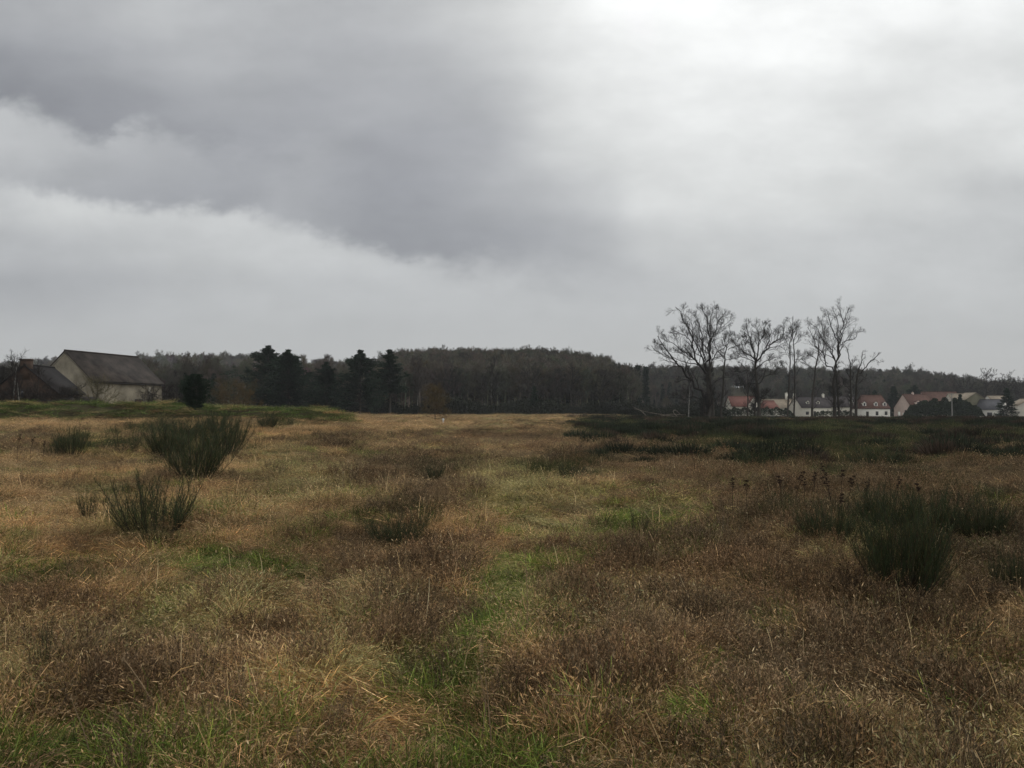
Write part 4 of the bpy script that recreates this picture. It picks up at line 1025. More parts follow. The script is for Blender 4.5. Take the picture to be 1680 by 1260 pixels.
# ---------------------------------------------------------------- dead flower stalks, culms, branches
def stalk_mesh(seed, umbel=True):
    rng = np.random.default_rng(seed)
    P = resample([(0, 0, 0), (.03 * rng.normal(), .03 * rng.normal(), .5), (.06 * rng.normal(), .06 * rng.normal(), .82)], 7)[None]
    V, Fq = tubes(P, np.linspace(.006, .004, 7)[None], 5); st = Acc().add(V, Fq)
    Q, R2 = spawn(P, np.full((1, 7), .004), 7, .26, 30, 4, rng, up=.7, rf=.7, u0=.74, lmin=.05)
    V, Fq = tubes(Q, np.maximum(R2, .002), 3); st.add(V, Fq)
    ends = np.concatenate((Q[:, -1], P[:, -1])); hs = []
    for e in ends:
        n = 46; c = e + rng.normal(size=(n, 3)) * np.array((.013, .013, .006))
        d = norm(rng.normal(size=(n, 3))); V, Fq = ribbons(np.stack((c - d * .008, c, c + d * .008), 1), np.array((.002, .004, .002))[None].repeat(n, 0), norm(np.cross(d, rng.normal(size=(n, 3)))))
        hs.append(Acc().add(V, Fq, np.repeat(.5 + .8 * rng.random(n), 6)).mesh('flower_head'))
    return st.mesh('stalk'), hs
SM = [stalk_mesh(200 + i) for i in range(5)]
PROT = {}
def dead_stalk(i, px, pytop, pyb, label):
    g = ground(px, pyb); g[2] = float(surf(g[0], g[1])); H = (pyb - pytop) / F * g[1]
    k = i % 5
    if k not in PROT:
        o = empty('dead_flower_stalk', g, label, 'dead plant', 'dead stalks with dark flower heads')
        nobj('stem', SM[k][0], M_DEAD, o); [nobj('flower_head', h_, M_DEAD, o) for h_ in SM[k][1]]; PROT[k] = o
    else: o = copy_tree(PROT[k])
    o.location = g; o.rotation_euler = (0, 0, i * 2.1); o.scale = (H / .85 * .9, H / .85 * .9, H / .85); o['label'] = label
ST = [(1282, 786, 866, 'leftmost of the close dark seed heads left of the tallest ones'), (1308, 780, 852, 'dark seed head just right of the leftmost of its cluster'), (1322, 790, 858, 'low seed head in the middle of the dark cluster'),
      (1336, 784, 856, 'broad dark seed head near the middle of the cluster'), (1364, 770, 850, 'tallest dark seed head standing above the cluster'), (1381, 776, 856, 'dark seed head beside the tallest one, to its right'),
      (1362, 790, 872, 'reddish seed head below the tallest one'), (1376, 815, 900, 'lowest reddish brown seed head in front of the cluster'), (1392, 788, 868, 'dark seed head at the right end of the main cluster'),
      (1417, 796, 870, 'lone seed head right of the main cluster, left of the big broom'), (1225, 792, 870, 'dark seed head standing alone left of the cluster'), (1204, 793, 866, 'leftmost lone seed head beside its slightly taller neighbour'),
      (1137, 738, 790, 'dark seed head far out in the brown weeds left of the cluster'), (1272, 752, 806, 'small seed head farther back above the cluster'), (1470, 790, 868, 'seed head rising behind the right hand broom bushes, left one'), (1510, 798, 880, 'seed head rising behind the right hand broom bushes, right one'),
      (70, 728, 768, 'dark red seed head right of the others near the left edge'), (30, 716, 764, 'dark red seed head closest to the left edge'), (50, 722, 764, 'dark red seed head between two others near the left edge'),
      ]
for i, (px, a, b, lab) in enumerate(ST): dead_stalk(i, px, a, b, lab)

CULM = [((860, 1068), (835, 1010), (790, 948), 'longest pale dry stem bending left over the green patch at the centre'), ((862, 1060), (866, 1000), (862, 905), 'thin upright pale stem right of the long bent one'),
        ((788, 1235), (798, 1150), (786, 1100), 'pale upright stem standing at the bottom centre'), ((808, 1245), (800, 1140), (790, 1060), 'second pale upright stem at the bottom centre, leaning left'),
        ((935, 1145), (930, 1110), (918, 1088), 'short pale stem right of the bottom centre'), ((1395, 950), (1415, 965), (1440, 955), 'pale fallen straw stalk lying left of the big broom foot'),
        ((264, 1180), (235, 1125), (203, 1080), 'thick pale dry stem leaning left at the lower left'), ((152, 1255), (138, 1200), (118, 1150), 'pale stem near the bottom left corner'),
        ((490, 1258), (489, 1230), (488, 1195), 'short straight pale stem near the bottom, left of centre'), ((155, 985), (142, 955), (122, 940), 'pale stem leaning in the straw at the left'),
        ((1466, 1255), (1458, 1235), (1450, 1220), 'pale short stem at the bottom right'), ((1273, 1030), (1274, 1000), (1274, 975), 'straight upright pale stem right of centre below the brown weeds'),
        ((905, 1212), (990, 1208), (1060, 1222), 'long pale stem lying flat across the grass at the bottom, right of centre'), ((1392, 905), (1398, 885), (1408, 868), 'pale slanted stem between the two right hand broom bushes'),
        ((1555, 1090), (1552, 1050), (1545, 1010), 'thin pale stem upright in orange straw at the right'), ((690, 1150), (670, 1125), (652, 1095), 'two tone pale straw lying toward the centre left')]
for i, (a, b, c, lab) in enumerate(CULM):
    rng = np.random.default_rng(300 + i)
    g = ground(*a); D = g[1]; t, s = ray(*a); base = g.copy(); base[2] = g[2]
    P = np.array([at(a[0], a[1], D) - base, at(b[0], b[1], D - .05) - base, at(c[0], c[1], D - .1) - base]); P[0, 2] = 0
    P[:, 2] += .10 * np.array((0, 1, 1)) if i in (5, 12) else 0
    if i in (5, 12): P[0, 2] = .25; P[:, 2] = np.maximum(P[:, 2], .27)
    Q = resample(P, 10)[None]; V, Fq = tubes(Q, np.linspace(.0042, .0018, 10)[None] * (1.3 if i == 6 else 1), 5)
    A = Acc().add(V, Fq)
    if i < 12 and i != 5:
        e = Q[0, -1]; n = 14; cc = e + rng.normal(size=(n, 3)) * np.array((.008, .008, .02)); d = norm(rng.normal(size=(n, 3)) + np.array((0, 0, 1)))
        V, Fq = ribbons(np.stack((cc - d * .01, cc, cc + d * .01), 1), np.array((.001, .003, .001))[None].repeat(n, 0), norm(np.cross(d, rng.normal(size=(n, 3))))); A.add(V, Fq)
    o = nobj('dry_stem', A.mesh('dry_stem'), M_STRAW, None, base); tag(o, lab, 'dry stem', 'long pale dry stems in the foreground')

def branchy(name, label, segs, D, r, cat, m):
    A = Acc(); b0 = at(*segs[0][0], D); b0[2] = float(terr(b0[0], D)); rng = np.random.default_rng(5)
    for sgm in segs:
        P = resample([at(px, py, D + .5 * j) - b0 for j, (px, py) in enumerate(sgm)], 9)[None]
        V, Fq = tubes(P, np.linspace(r, r * .4, 9)[None], 5); A.add(V, Fq)
        Q, R2 = spawn(P, np.full((1, 9), r * .4), 6, .25, 45, 4, rng, up=.3); V, Fq = tubes(Q, R2, 3); A.add(V, Fq)
    tag(nobj(name, A.mesh(name), m, None, b0), label, cat)
branchy('fallen_branch', 'bleached fallen branch with arching side limbs left of the big bare tree', [[(1112, 684), (1085, 680), (1060, 676), (1040, 670)], [(1112, 684), (1103, 676), (1107, 671), (1116, 680)], [(1060, 682), (1052, 674), (1038, 667)], [(1078, 684), (1100, 679), (1125, 681)]], 146, .06, 'branch', M_DEADWOOD)
branchy('fallen_log', 'pale thin log lying at the edge of the meadow before the wood', [[(930, 681), (945, 680), (962, 681)]], 170, .07, 'log', M_DEADWOOD)

# ---------------------------------------------------------------- built things
def box(A, x0, x1, y0, y1, z0, z1):
    V = [(x, y, z) for z in (z0, z1) for y in (y0, y1) for x in (x0, x1)]
    Fq = [(0, 2, 3, 1), (4, 5, 7, 6), (0, 1, 5, 4), (1, 3, 7, 5), (3, 2, 6, 7), (2, 0, 4, 6)]
    A.add(V, Fq); return A
def bevel(o, w=.02):
    md = o.modifiers.new('bevel', 'BEVEL'); md.width = w; md.segments = 2; md.limit_method = 'ANGLE'
def roof_mesh(L, W, he, hr, ov=.35, th=.14, hip=0.0):
    """gable roof with ridge along X"""
    A = Acc(); sl = (hr - he) / (W / 2); yo = W / 2 + ov; ze = he - sl * ov
    x = L / 2 + ov * .6
    for s in (-1, 1):
        V = [(-x, s * yo, ze), (x, s * yo, ze), (x - hip, 0, hr), (-x + hip, 0, hr), (-x, s * yo, ze + th), (x, s * yo, ze + th), (x - hip, 0, hr + th), (-x + hip, 0, hr + th)]
        Fq = [(0, 1, 2, 3), (4, 7, 6, 5), (0, 4, 5, 1), (1, 5, 6, 2), (2, 6, 7, 3), (3, 7, 4, 0)]
        A.add(V, Fq)
    if hip:
        for s in (-1, 1):
            A.add([(s * x, -yo, ze), (s * x, yo, ze), (s * (x - hip), 0, hr), (s * x, -yo, ze + th), (s * x, yo, ze + th), (s * (x - hip), 0, hr + th + .002)], [np.array([(3, 4, 5), (0, 2, 1)])])
    # ridge tiles
    V, Fq = tubes(np.linspace((-x + hip, 0, hr + th), (x - hip, 0, hr + th), 6)[None], np.full((1, 6), .12), 6); A.add(V, Fq)
    return A
def wall_mesh(L, W, he, hr, z0=-1.0, hip=0.0):
    A = Acc(); x, y = L / 2, W / 2
    top = hr - .05 if not hip else he
    V = [(-x, -y, z0), (x, -y, z0), (x, y, z0), (-x, y, z0), (-x, -y, he), (x, -y, he), (x, y, he), (-x, y, he), (-x, 0, top), (x, 0, top)]
    A.add(V, [np.array([(0, 1, 5, 4), (2, 3, 7, 6)]), np.array([(1, 2, 6, 9, 5), (3, 0, 4, 8, 7)])]); return A
def window(parent, x, y, z, w, h, face='S', door=False, m=None):
    """opening on face S (-Y), E (+X), W (-X)"""
    fr = Acc(); d = .07; t = .09
    box(fr, -w / 2, w / 2, -d, .02, -h / 2, -h / 2 + t); box(fr, -w / 2, w / 2, -d, .02, h / 2 - t, h / 2)
    box(fr, -w / 2, -w / 2 + t, -d, .02, -h / 2 + t, h / 2 - t); box(fr, w / 2 - t, w / 2, -d, .02, -h / 2 + t, h / 2 - t)
    if not door: box(fr, -.03, .03, -d + .01, .02, -h / 2 + t, h / 2 - t)
    o = nobj('door' if door else 'window', fr.mesh('frame'), m or M_FRAME, parent)
    rz = {'S': 0, 'E': math.pi / 2, 'W': -math.pi / 2}[face]
    o.location = (x, y, z); o.rotation_euler = (0, 0, rz)
    g = Acc(); box(g, -w / 2 + t, w / 2 - t, -.03, .015, -h / 2 + t, h / 2 - t)
    nobj('panel' if door else 'pane', g.mesh('pane'), (m or M_DARKWOOD) if door else M_GLASS, o)
def dormer(parent, x, L, W, he, hr, u, w=1.3, h=1.3, wm=None, rm=None, sgn=-1):
    yf = sgn * (W / 2) * (1 - u); zf = he + (hr - he) * u
    A = Acc(); dy = (h + .5) / ((hr - he) / (W / 2))
    y0, y1 = yf, yf - sgn * dy
    ya, yb = min(y0, y1), max(y0, y1)
    A.add([(-w / 2, ya, zf - .1), (w / 2, ya, zf - .1), (w / 2, yb, zf - .1), (-w / 2, yb, zf - .1), (-w / 2, ya, zf + h), (w / 2, ya, zf + h), (w / 2, yb, zf + h), (-w / 2, yb, zf + h), (0, ya, zf + h + .55), (0, yb, zf + h + .55)],
          [np.array([(0, 3, 7, 4), (1, 5, 6, 2)]), np.array([(0, 4, 8, 5, 1), (2, 6, 9, 7, 3)])])
    d = nobj('dormer', A.mesh('dormer'), wm, parent); d.location = (x, 0, 0)
    R_ = Acc()
    for s in (-1, 1):
        V = [(0, ya - .15, zf + h + .55), (0, yb, zf + h + .55), (s * (w / 2 + .2), yb, zf + h - .12), (s * (w / 2 + .2), ya - .15, zf + h - .12)]
        V = V + [(a, b, c + .1) for a, b, c in V]
        R_.add(V, [(0, 1, 2, 3), (4, 7, 6, 5), (0, 4, 5, 1), (1, 5, 6, 2), (2, 6, 7, 3), (3, 7, 4, 0)])
    nobj('dormer_roof', R_.mesh('dormer_roof'), rm, d)
    f = Acc(); box(f, -w * .27, w * .27, ya - .05, ya + .02, zf + .25, zf + h - .05); nobj('window', f.mesh('pane'), M_GLASS, d)
def chimney(parent, x, y, z0, z1, w=.7, m=None):
    A = Acc(); box(A, x - w / 2, x + w / 2, y - .35, y + .35, z0, z1); box(A, x - w / 2 - .08, x + w / 2 + .08, y - .43, y + .43, z1, z1 + .15)
    for s in (-.15, .15):
        V, Fq = tubes(np.array([[(x + s, y, z1 + .14), (x + s, y, z1 + .5)]], float), np.full((1, 2), .10), 8); A.add(V, Fq)
    nobj('chimney', A.mesh('chimney'), m or M_CREAM, parent)

def house(name, label, px, D, Wx, Wy, pe, pr, rz, wm, rm, zb=None, hip=0.0, ov=.35, side='x'):
    """px: image column of the centre; Wx: length along ridge (m); pe, pr: image rows of eave and ridge"""
    t, s = ray(px, 670); x = t * D; zb = float(terr(x, D)) if zb is None else zb
    he = EYE + ray(px, pe)[1] * D - zb; hr = EYE + ray(px, pr)[1] * (D + Wy * .3) - zb
    o = empty(name, (x, D, zb), label, 'house', 'village houses', rz)
    w = nobj('wall', wall_mesh(Wx, Wy, he, hr, hip=hip).mesh('wall'), wm, o)
    r = nobj('roof', roof_mesh(Wx, Wy, he, hr, hip=hip, ov=ov).mesh('roof'), rm, o)
    return o, he, hr, w, r
D0 = 300.0; U = D0 / F
HV = math.radians
# pink roofed house
o, he, hr, w, r = house('pink_roof_house', 'white house with a pink tiled roof and white cross gable, leftmost of the village', 1216, D0, 10.0, 7.0, 666, 651, 0.10, M_CREAM, M_PINK)
g = Acc(); gx0, gx1 = 0.6, 5.2; yf = -3.5
g.add([(gx0, yf - 1.2, -1), (gx1, yf - 1.2, -1), (gx1, 0, -1), (gx0, 0, -1), (gx0, yf - 1.2, he), (gx1, yf - 1.2, he), (gx1, 0, he), (gx0, 0, he), ((gx0 + gx1) / 2, yf - 1.2, hr - .25), ((gx0 + gx1) / 2, 0, hr - .25)],
      [np.array([(0, 3, 7, 4), (1, 5, 6, 2)]), np.array([(0, 4, 8, 5, 1)])])
nobj('cross_gable', g.mesh('cross_gable'), M_CREAM, o)
g = Acc(); gm = (gx0 + gx1) / 2
for s, gxx in ((-1, gx0 - .35), (1, gx1 + .35)):
    V = [(gm, yf - 1.4, hr - .15), (gm, 0, hr - .15), (gxx, 0, he - .3), (gxx, yf - 1.4, he - .3)]; V = V + [(a, b, c + .12) for a, b, c in V]
    g.add(V, [(0, 1, 2, 3), (4, 7, 6, 5), (0, 4, 5, 1), (1, 5, 6, 2), (2, 6, 7, 3), (3, 7, 4, 0)])
nobj('gable_roof', g.mesh('gable_roof'), M_PINK, o)
window(o, gm, yf - 1.2, he + .4, 1.0, 1.1); window(o, -2.6, yf, 1.6, 1.2, 1.2); window(o, -4.2, yf, 1.6, .9, 1.2)
# low annexe with red roof
o, he, hr, w, r = house('low_annexe', 'low outbuilding with a bright red hipped roof right of the flat topped tree', 1261, 285, 5.4, 5.5, 669, 658, 0.05, M_CREAM, M_PINK, hip=1.0)
window(o, 0, -2.75, 1.4, 1.0, 1.0)
o, he, hr, w, r = house('long_tan_house', 'long low house with a pale tan roof behind the red annexe', 1277, 312, 12.5, 8.0, 668.5, 655.5, -0.06, M_CREAM, M_TAN)
window(o, -3, -4, 1.5, 1.1, 1.1); window(o, 2, -4, 1.5, 1.1, 1.1)
chimney(o, 3.2, 0, hr - .6, hr + 2.4, 1.1, M_CREAM)
# big brown roofed house with white gable on the left
o, he, hr, w, r = house('brown_roof_house', 'large house with a steep dark brown roof, white gable end and two chimneys', 1328, 302, 11.8, 9.5, 668, 652, 0.16, M_CREAM, M_PURP)
chimney(o, -6.0, 0.4, hr - .8, hr + 1.2, .7, M_CREAM); chimney(o, 5.6, 0, hr - .8, hr + 1.0, .7, M_CREAM)
dormer(o, -2.6, 12.8, 9.5, he, hr, .28, wm=M_CREAM, rm=M_PURP, w=1.1, h=1.0); dormer(o, 1.6, 12.8, 9.5, he, hr, .28, wm=M_CREAM, rm=M_PURP, w=1.1, h=1.0)
window(o, -3.6, -4.75, 1.5, 1.2, 1.2); window(o, -.6, -4.75, 1.2, 1.0, 2.0, door=True); window(o, 2.6, -4.75, 1.5, 1.2, 1.2)
# neighbour partly hidden by the trees
o, he, hr, w, r = house('brown_roof_house', 'brown roofed house half hidden behind the trunks of the second tallest tree', 1378, 312, 12.0, 9.0, 667, 651, 0.05, M_CREAM, M_PURP)
chimney(o, 4.4, 0, hr - .8, hr + .9, .8, M_CREAM); dormer(o, 3.0, 12, 9, he, hr, .2, wm=M_CREAM, rm=M_PURP)
window(o, -3, -4.5, 1.5, 1.2, 1.2); window(o, .5, -4.5, 1.5, 1.2, 1.2); window(o, 3.6, -4.5, 1.5, 1.2, 1.2)
# red roofed white house
o, he, hr, w, r = house('red_roof_house', 'white house with a steep red roof and three dormers behind the rightmost bare tree', 1429, 300, 10.2, 8.4, 669, 649, 0.02, M_WHITE, M_RED, hip=1.4)
for dx in (-4.2, 0.1, 3.4): dormer(o, dx, 10.6, 8.4, he, hr, .12, wm=M_WHITE, rm=M_RED, w=1.25, h=1.25)
window(o, .2, -4.2, 1.5, 1.0, 1.5); window(o, 3.6, -4.2, 1.5, 1.0, 1.5); window(o, -3.4, -4.2, 1.2, 1.0, 2.0, door=True)
# pink gabled house
o, he, hr, w, r = house('pink_gable_house', 'pinkish house with a big plain gable end and long red roof above the clipped hedge', 1500, 322, 11.5, 9.5, 669, 647.5, 0.30, M_PINKW, M_RED)
dormer(o, -1.9, 11.5, 9.5, he, hr, .15, wm=M_PINKW, rm=M_RED, w=2.2, h=1.6); chimney(o, -.6, .2, hr - .4, hr + .6, .6, M_PINKW)
window(o, -5.75, -1.5, 2.0, 1.0, 1.2, face='W'); window(o, 3, -4.75, 1.6, 1.1, 1.1)
o, he, hr, w, r = house('long_red_house', 'longest red roofed house, its roof showing over the clipped hedge', 1540, 335, 14.0, 9.0, 664, 643.5, -0.08, M_PINKW, M_RED)
dormer(o, 2.2, 14, 9, he, hr, .22, wm=M_CREAM, rm=M_RED, w=1.6, h=1.2); window(o, -4, -4.5, 1.6, 1.1, 1.1)
o, he, hr, w, r = house('tan_roof_house', 'house with a pale tan roof joining the end of the longest red one', 1571, 326, 7.5, 8.5, 660, 646.5, -0.05, M_CREAM, M_TAN)
window(o, 1, -4.25, 2.6, 1.1, 1.1)
o, he, hr, w, r = house('gable_front_house', 'ochre walled house with a wide pale gable roof facing the meadow', 1592, 300, 9.0, 9.2, 659, 645, math.pi / 2 - .12, M_OLIVEW, M_TAN, ov=.5)
window(o, -4.5, .8, 3.6, 1.1, 1.1, face='W')
o, he, hr, w, r = house('slate_roof_house', 'white house with a dark grey slate roof left of the big fir', 1628, 292, 8.2, 8.0, 671, 656, -0.9, M_WHITE, M_SLATE)
window(o, 0.6, -4.0, 1.1, 1.7, 1.6); window(o, -2.5, -4.0, 1.4, 1.0, 1.0); window(o, 4.1, -1.4, 1.5, 1.2, 1.2, face='E')
o, he, hr, w, r = house('far_white_house', 'far pale roofed house seen above the slate roof', 1634, 345, 7.5, 7.0, 657, 650, 0.0, M_WHITE, M_TAN)
window(o, -1, -3.5, 3.4, 1.0, .9)
o, he, hr, w, r = house('edge_white_house', 'cream house with a tan gable roof cut by the right edge', 1682, 290, 9.0, 8.0, 665, 655, math.pi / 2 - .2, M_CREAM, M_TAN)
window(o, -4.5, 1.2, 1.5, 1.4, 1.2, face='W')

# hedges
def hedge(name, label, px0, px1, D, pyt, depth, mat_, seed, rnd=.8, dens=26, leaf=.16, cat='hedge'):
    rng = np.random.default_rng(seed); x0 = ray(px0, 670)[0] * D; x1 = ray(px1, 670)[0] * D; L = x1 - x0; xm = (x0 + x1) / 2
    zb = float(terr(xm, D)); H = EYE + ray((px0 + px1) / 2, pyt)[1] * D - zb
    n = int(L * H * dens * 2.2)
    u = rng.random(n) * 2 - 1; lump = 1 + .12 * np.sin(u * 23 + seed) + .06 * np.sin(u * 51)
    hh = H * np.clip(1 - np.abs(u) ** (6 if rnd < .5 else 2.6), 0.02, 1) ** (.5) * lump
    v = rng.random(n) ** .6; d = (rng.random(n) * 2 - 1)
    c = np.stack((u * L / 2, d * depth / 2 * np.sqrt(1 - .6 * v ** 3), v * hh), 1)
    dr = norm(rng.normal(size=(n, 3))); s = leaf * (.6 + .8 * rng.random(n))
    V, Fq = ribbons(np.stack((c - dr * s[:, None], c, c + dr * s[:, None]), 1), s[:, None] * np.array((.2, .6, .1))[None], norm(np.cross(dr, rng.normal(size=(n, 3)))))
    A = Acc().add(V, Fq, np.repeat(.5 + rng.random(n), 6))
    tag(nobj(name, A.mesh(name), mat_, None, (xm, D, zb)), label, cat)
hedge('clipped_hedge', 'big rounded dark green hedge in front of the long red roofs', 1484, 1612, 282, 657, 4.0, M_HEDGE, 1, dens=90, leaf=.2)
hedge('dark_hedge', 'long straight blackish hedge in front of the pink roofed house', 1178, 1304, 272, 669.5, 1.6, M_HEDGE, 2, rnd=.1, dens=60, leaf=.13)
hedge('garden_hedge', 'short dark shrubs before the brown roofed house', 1336, 1404, 285, 674, 1.6, M_HEDGE, 3, rnd=.1, dens=30)

def wall_run(name, label, px0, px1, D, h, m, cat, th=.25, zoff=0.0, pillars=()):
    a = at(px0, 680, D); b = at(px1, 680, D); xm = (a[0] + b[0]) / 2; zb = float(terr(xm, D)) + zoff
    A = Acc(); L = b[0] - a[0]; box(A, -L / 2, L / 2, -th / 2, th / 2, -.6, h)
    box(A, -L / 2 - .03, L / 2 + .03, -th / 2 - .04, th / 2 + .04, h, h + .08)
    if pillars:
        root = empty(name, (xm, D, zb), label, cat)
        o = nobj('wall_panel', A.mesh('wall_panel'), m, root)
        for p in pillars:
            px_ = at(p, 680, D)[0] - xm; B = Acc(); box(B, px_ - .24, px_ + .24, -.26, .26, -.6, h + .8); box(B, px_ - .32, px_ + .32, -.34, .34, h + .8, h + .92)
            nobj('pillar', B.mesh('pillar'), m, root)
    else: tag(nobj(name, A.mesh(name), m, None, (xm, D, zb)), label, cat)
wall_run('garden_wall', 'low white garden wall with pillars right of the red roofed white house', 1443, 1459, 290, .9, M_WHITE, 'wall', pillars=(1458,))
wall_run('garden_wall', 'low white wall between two pillars left of the clipped hedge', 1482, 1496, 290, .9, M_WHITE, 'wall', pillars=(1482.5, 1495.5))
wall_run('kerb_wall', 'low grey wall along the foot of the long blackish hedge', 1172, 1300, 266, .75, M_WALLGREY, 'wall')
wall_run('garden_wall', 'pale low wall before the slate roofed white house', 1607, 1646, 280, .55, M_CREAM, 'wall')
def gate_pillar():
    B = Acc(); box(B, -.26, .26, -.26, .26, -.5, 2.1); box(B, -.34, .34, -.34, .34, 2.1, 2.24)
    p = at(1475, 680, 290); tag(nobj('gate_pillar', B.mesh('gate_pillar'), M_WHITE, None, (p[0], 290, float(terr(p[0], 290)))), 'single white gate pillar standing alone between the two low walls', 'pillar')
gate_pillar()
# road in front of the village, a thin pale strip
rx = np.linspace(45, 230, 80); ry = np.array((255., 261.)); RX, RY = np.meshgrid(rx, ry)
tag(nobj('road', npmesh('road', np.stack((RX, RY, terr(RX, RY) + .12), -1).reshape(-1, 3), [grid_faces(80, 2)]), M_CONCRETE), kind='structure')

# utility pole
def pole():
    D = 240; p = at(1562, 684, D); zb = float(terr(p[0], D)); H = EYE + ray(1562, 645)[1] * D - zb
    root = empty('utility_pole', (p[0], D, zb), 'pale concrete utility pole in front of the clipped hedge', 'pole')
    A = Acc(); V, Fq = tubes(np.array([[(0, 0, -.3), (0, 0, H * .5), (0, 0, H)]]), np.array([[.17, .14, .10]]), 8); A.add(V, Fq); nobj('shaft', A.mesh('shaft'), M_CONCRETE, root)
    B = Acc(); box(B, -.6, .6, -.06, .06, H - .5, H - .38)
    for s in (-.5, 0, .5):
        V, Fq = tubes(np.array([[(s, 0, H - .38), (s, 0, H - .18)]]), np.full((1, 2), .05), 6); B.add(V, Fq)
    nobj('crossarm', B.mesh('crossarm'), M_CONCRETE, root)
pole()
def marker():
    g = ground(727, 697); zb = float(surf(g[0], g[1])); root = empty('marker_post', (g[0], g[1], zb), 'tiny white marker post in the straw below the brown shrub', 'post')
    A = Acc(); V, Fq = tubes(np.array([[(0, 0, -.2), (0, 0, .55)]]), np.full((1, 2), .06), 8); A.add(V, Fq); nobj('shaft', A.mesh('shaft'), M_CAP, root)
    B = Acc(); V, Fq = tubes(np.array([[(0, 0, .55), (0, 0, .72), (0, 0, .78)]]), np.array([[.13, .15, .02]]), 8); B.add(V, Fq); nobj('cap', B.mesh('cap'), M_CAP, root)
marker()

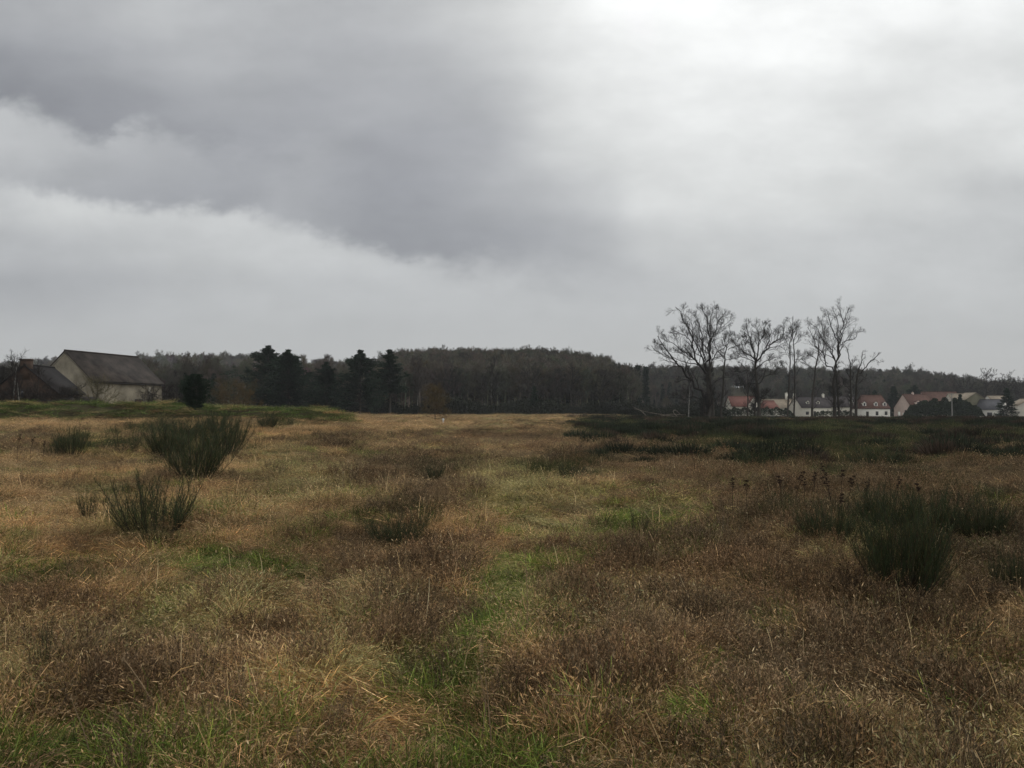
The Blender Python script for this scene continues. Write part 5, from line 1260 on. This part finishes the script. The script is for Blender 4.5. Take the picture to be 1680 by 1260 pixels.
# ---------------------------------------------------------------- the farm on the left
def farm():
    # barn: apex of the near gable, ridge running away from the camera
    D = 104.0; apex = at(107, 576.5, D); s = D / 100.0
    r = norm(np.array((0.22, 0.975, 0))); p = np.array((r[1], -r[0], 0)); L = 13.4 * s; W = 8.0 * s
    zb = float(terr(apex[0], D)) ; hr = apex[2] - zb; he = hr - 3.65 * s
    c = apex + r * L / 2; ang = math.atan2(r[1], r[0])
    root = empty('old_barn', (c[0], c[1], zb), 'large old grey rendered barn with a bare gable end and weathered tile roof', 'barn', None, ang)
    nobj('wall', wall_mesh(L, W, he, hr).mesh('wall'), M_STONE, root)
    nobj('roof', roof_mesh(L, W, he, hr, ov=.22, th=.16).mesh('roof'), M_OLDTILE, root)
    # local axes: x along the ridge (away), y to the left of it; the long wall seen is the -y side
    A = Acc(); yo = W / 2
    for sg in (-1, 1):   # pale verge along the gable
        V = [(-L / 2 - .03, sg * yo, he - .25), (-L / 2 - .03, 0, hr - .3), (-L / 2 - .03, 0, hr - .02), (-L / 2 - .03, sg * yo, he + .02)]
        V = V + [(a + .05, b, cc) for a, b, cc in V]
        A.add(V, [(0, 1, 2, 3), (4, 7, 6, 5), (0, 4, 5, 1), (1, 5, 6, 2), (2, 6, 7, 3), (3, 7, 4, 0)])
    nobj('verge', A.mesh('verge'), M_STONE_PALE, root)
    B = Acc(); box(B, -L / 2 - .1, L / 2 + .1, -yo - .30, -yo - .16, he - .38, he - .22); nobj('gutter', B.mesh('gutter'), M_DARKWOOD, root)
    dd = Acc(); box(dd, L * .10, L * .10 + 1.3, -yo - .08, -yo + .02, -.5, 2.5); d = nobj('door', dd.mesh('door'), M_RUSTDOOR, root)
    fr = Acc(); box(fr, L * .10 - .14, L * .10, -yo - .11, -yo + .02, -.5, 2.65); box(fr, L * .10 + 1.3, L * .10 + 1.44, -yo - .11, -yo + .02, -.5, 2.65); box(fr, L * .10, L * .10 + 1.3, -yo - .11, -yo + .02, 2.5, 2.65); nobj('door_frame', fr.mesh('door_frame'), M_DARKWOOD, d)
    bt = Acc(); box(bt, L * .28, L * .28 + .35, -yo - .25, -yo + .02, -.5, he - .6); nobj('buttress', bt.mesh('buttress'), M_STONE_PALE, root)
    # farmhouse with a brick gable
    D2 = 92.0; a2 = at(41, 600, D2); far = at(88, 602, 99); rr = far - a2; rr[2] = 0; L2 = float(np.linalg.norm(rr)); rr = rr / L2; W2 = 7.0
    zb2 = float(terr(a2[0], D2)); hr2 = a2[2] - zb2; he2 = hr2 - 3.0; c2 = a2 + rr * L2 / 2
    root2 = empty('old_farmhouse', (c2[0], c2[1], zb2), 'small dark farmhouse with a brick chimney gable, in front of the barn', 'house', None, math.atan2(rr[1], rr[0]))
    nobj('wall', wall_mesh(L2, W2, he2, hr2).mesh('wall'), M_BRICK, root2)
    nobj('roof', roof_mesh(L2, W2, he2, hr2, ov=.35, th=.16).mesh('roof'), M_DARKTILE, root2)
    ch = Acc(); box(ch, -L2 / 2 - .05, -L2 / 2 + .75, -.55, .55, hr2 - 1.6, hr2 + .65); box(ch, -L2 / 2 - .12, -L2 / 2 + .82, -.62, .62, hr2 + .65, hr2 + .8); nobj('chimney', ch.mesh('chimney'), M_BRICK, root2)
    window(root2, -1.0, -W2 / 2, 1.4, .9, 1.1); window(root2, 1.6, -W2 / 2, 1.2, 1.0, 2.0, door=True); window(root2, -L2 / 2, .4, 3.0, .8, 1.0, face='W')
    lo = Acc(); box(lo, -2.6, 2.6, -1.5, 1.5, -.5, 1.9)
    q = at(112, 655, 93); t3 = empty('lean_to_shed', (q[0], 93, float(terr(q[0], 93))), 'low pale walled shed between the farmhouse eaves and the barn', 'shed', None, .2)
    nobj('wall', lo.mesh('wall'), M_STONE, t3)
    rf = Acc(); V = [(-2.8, -1.8, 1.9), (2.8, -1.8, 1.9), (2.8, 1.7, 2.6), (-2.8, 1.7, 2.6)]; V = V + [(a, b, cc + .1) for a, b, cc in V]
    rf.add(V, [(0, 3, 2, 1), (4, 5, 6, 7), (0, 1, 5, 4), (1, 2, 6, 5), (2, 3, 7, 6), (3, 0, 4, 7)]); nobj('roof', rf.mesh('roof'), M_OLDTILE, t3)
    window(t3, -.5, -1.5, .9, .9, .9)
farm()

def haze():
    A = Acc(); box(A, -1500, 1500, -60, 900, -3.2, 62)
    o = nobj('haze', A.mesh('haze')); m = bpy.data.materials.new('haze'); m.use_nodes = True; N = m.node_tree.nodes; N.clear()
    v = N.new('ShaderNodeVolumePrincipled'); v.inputs['Color'].default_value = (.95, .97, 1, 1); v.inputs['Density'].default_value = 0.00016
    out = N.new('ShaderNodeOutputMaterial'); m.node_tree.links.new(v.outputs[0], out.inputs['Volume'])
    o.data.materials.append(m); tag(o, 'thin grey winter air over the meadow and the woods', 'haze', kind='stuff')
haze()
print('objects', len(SC.objects))
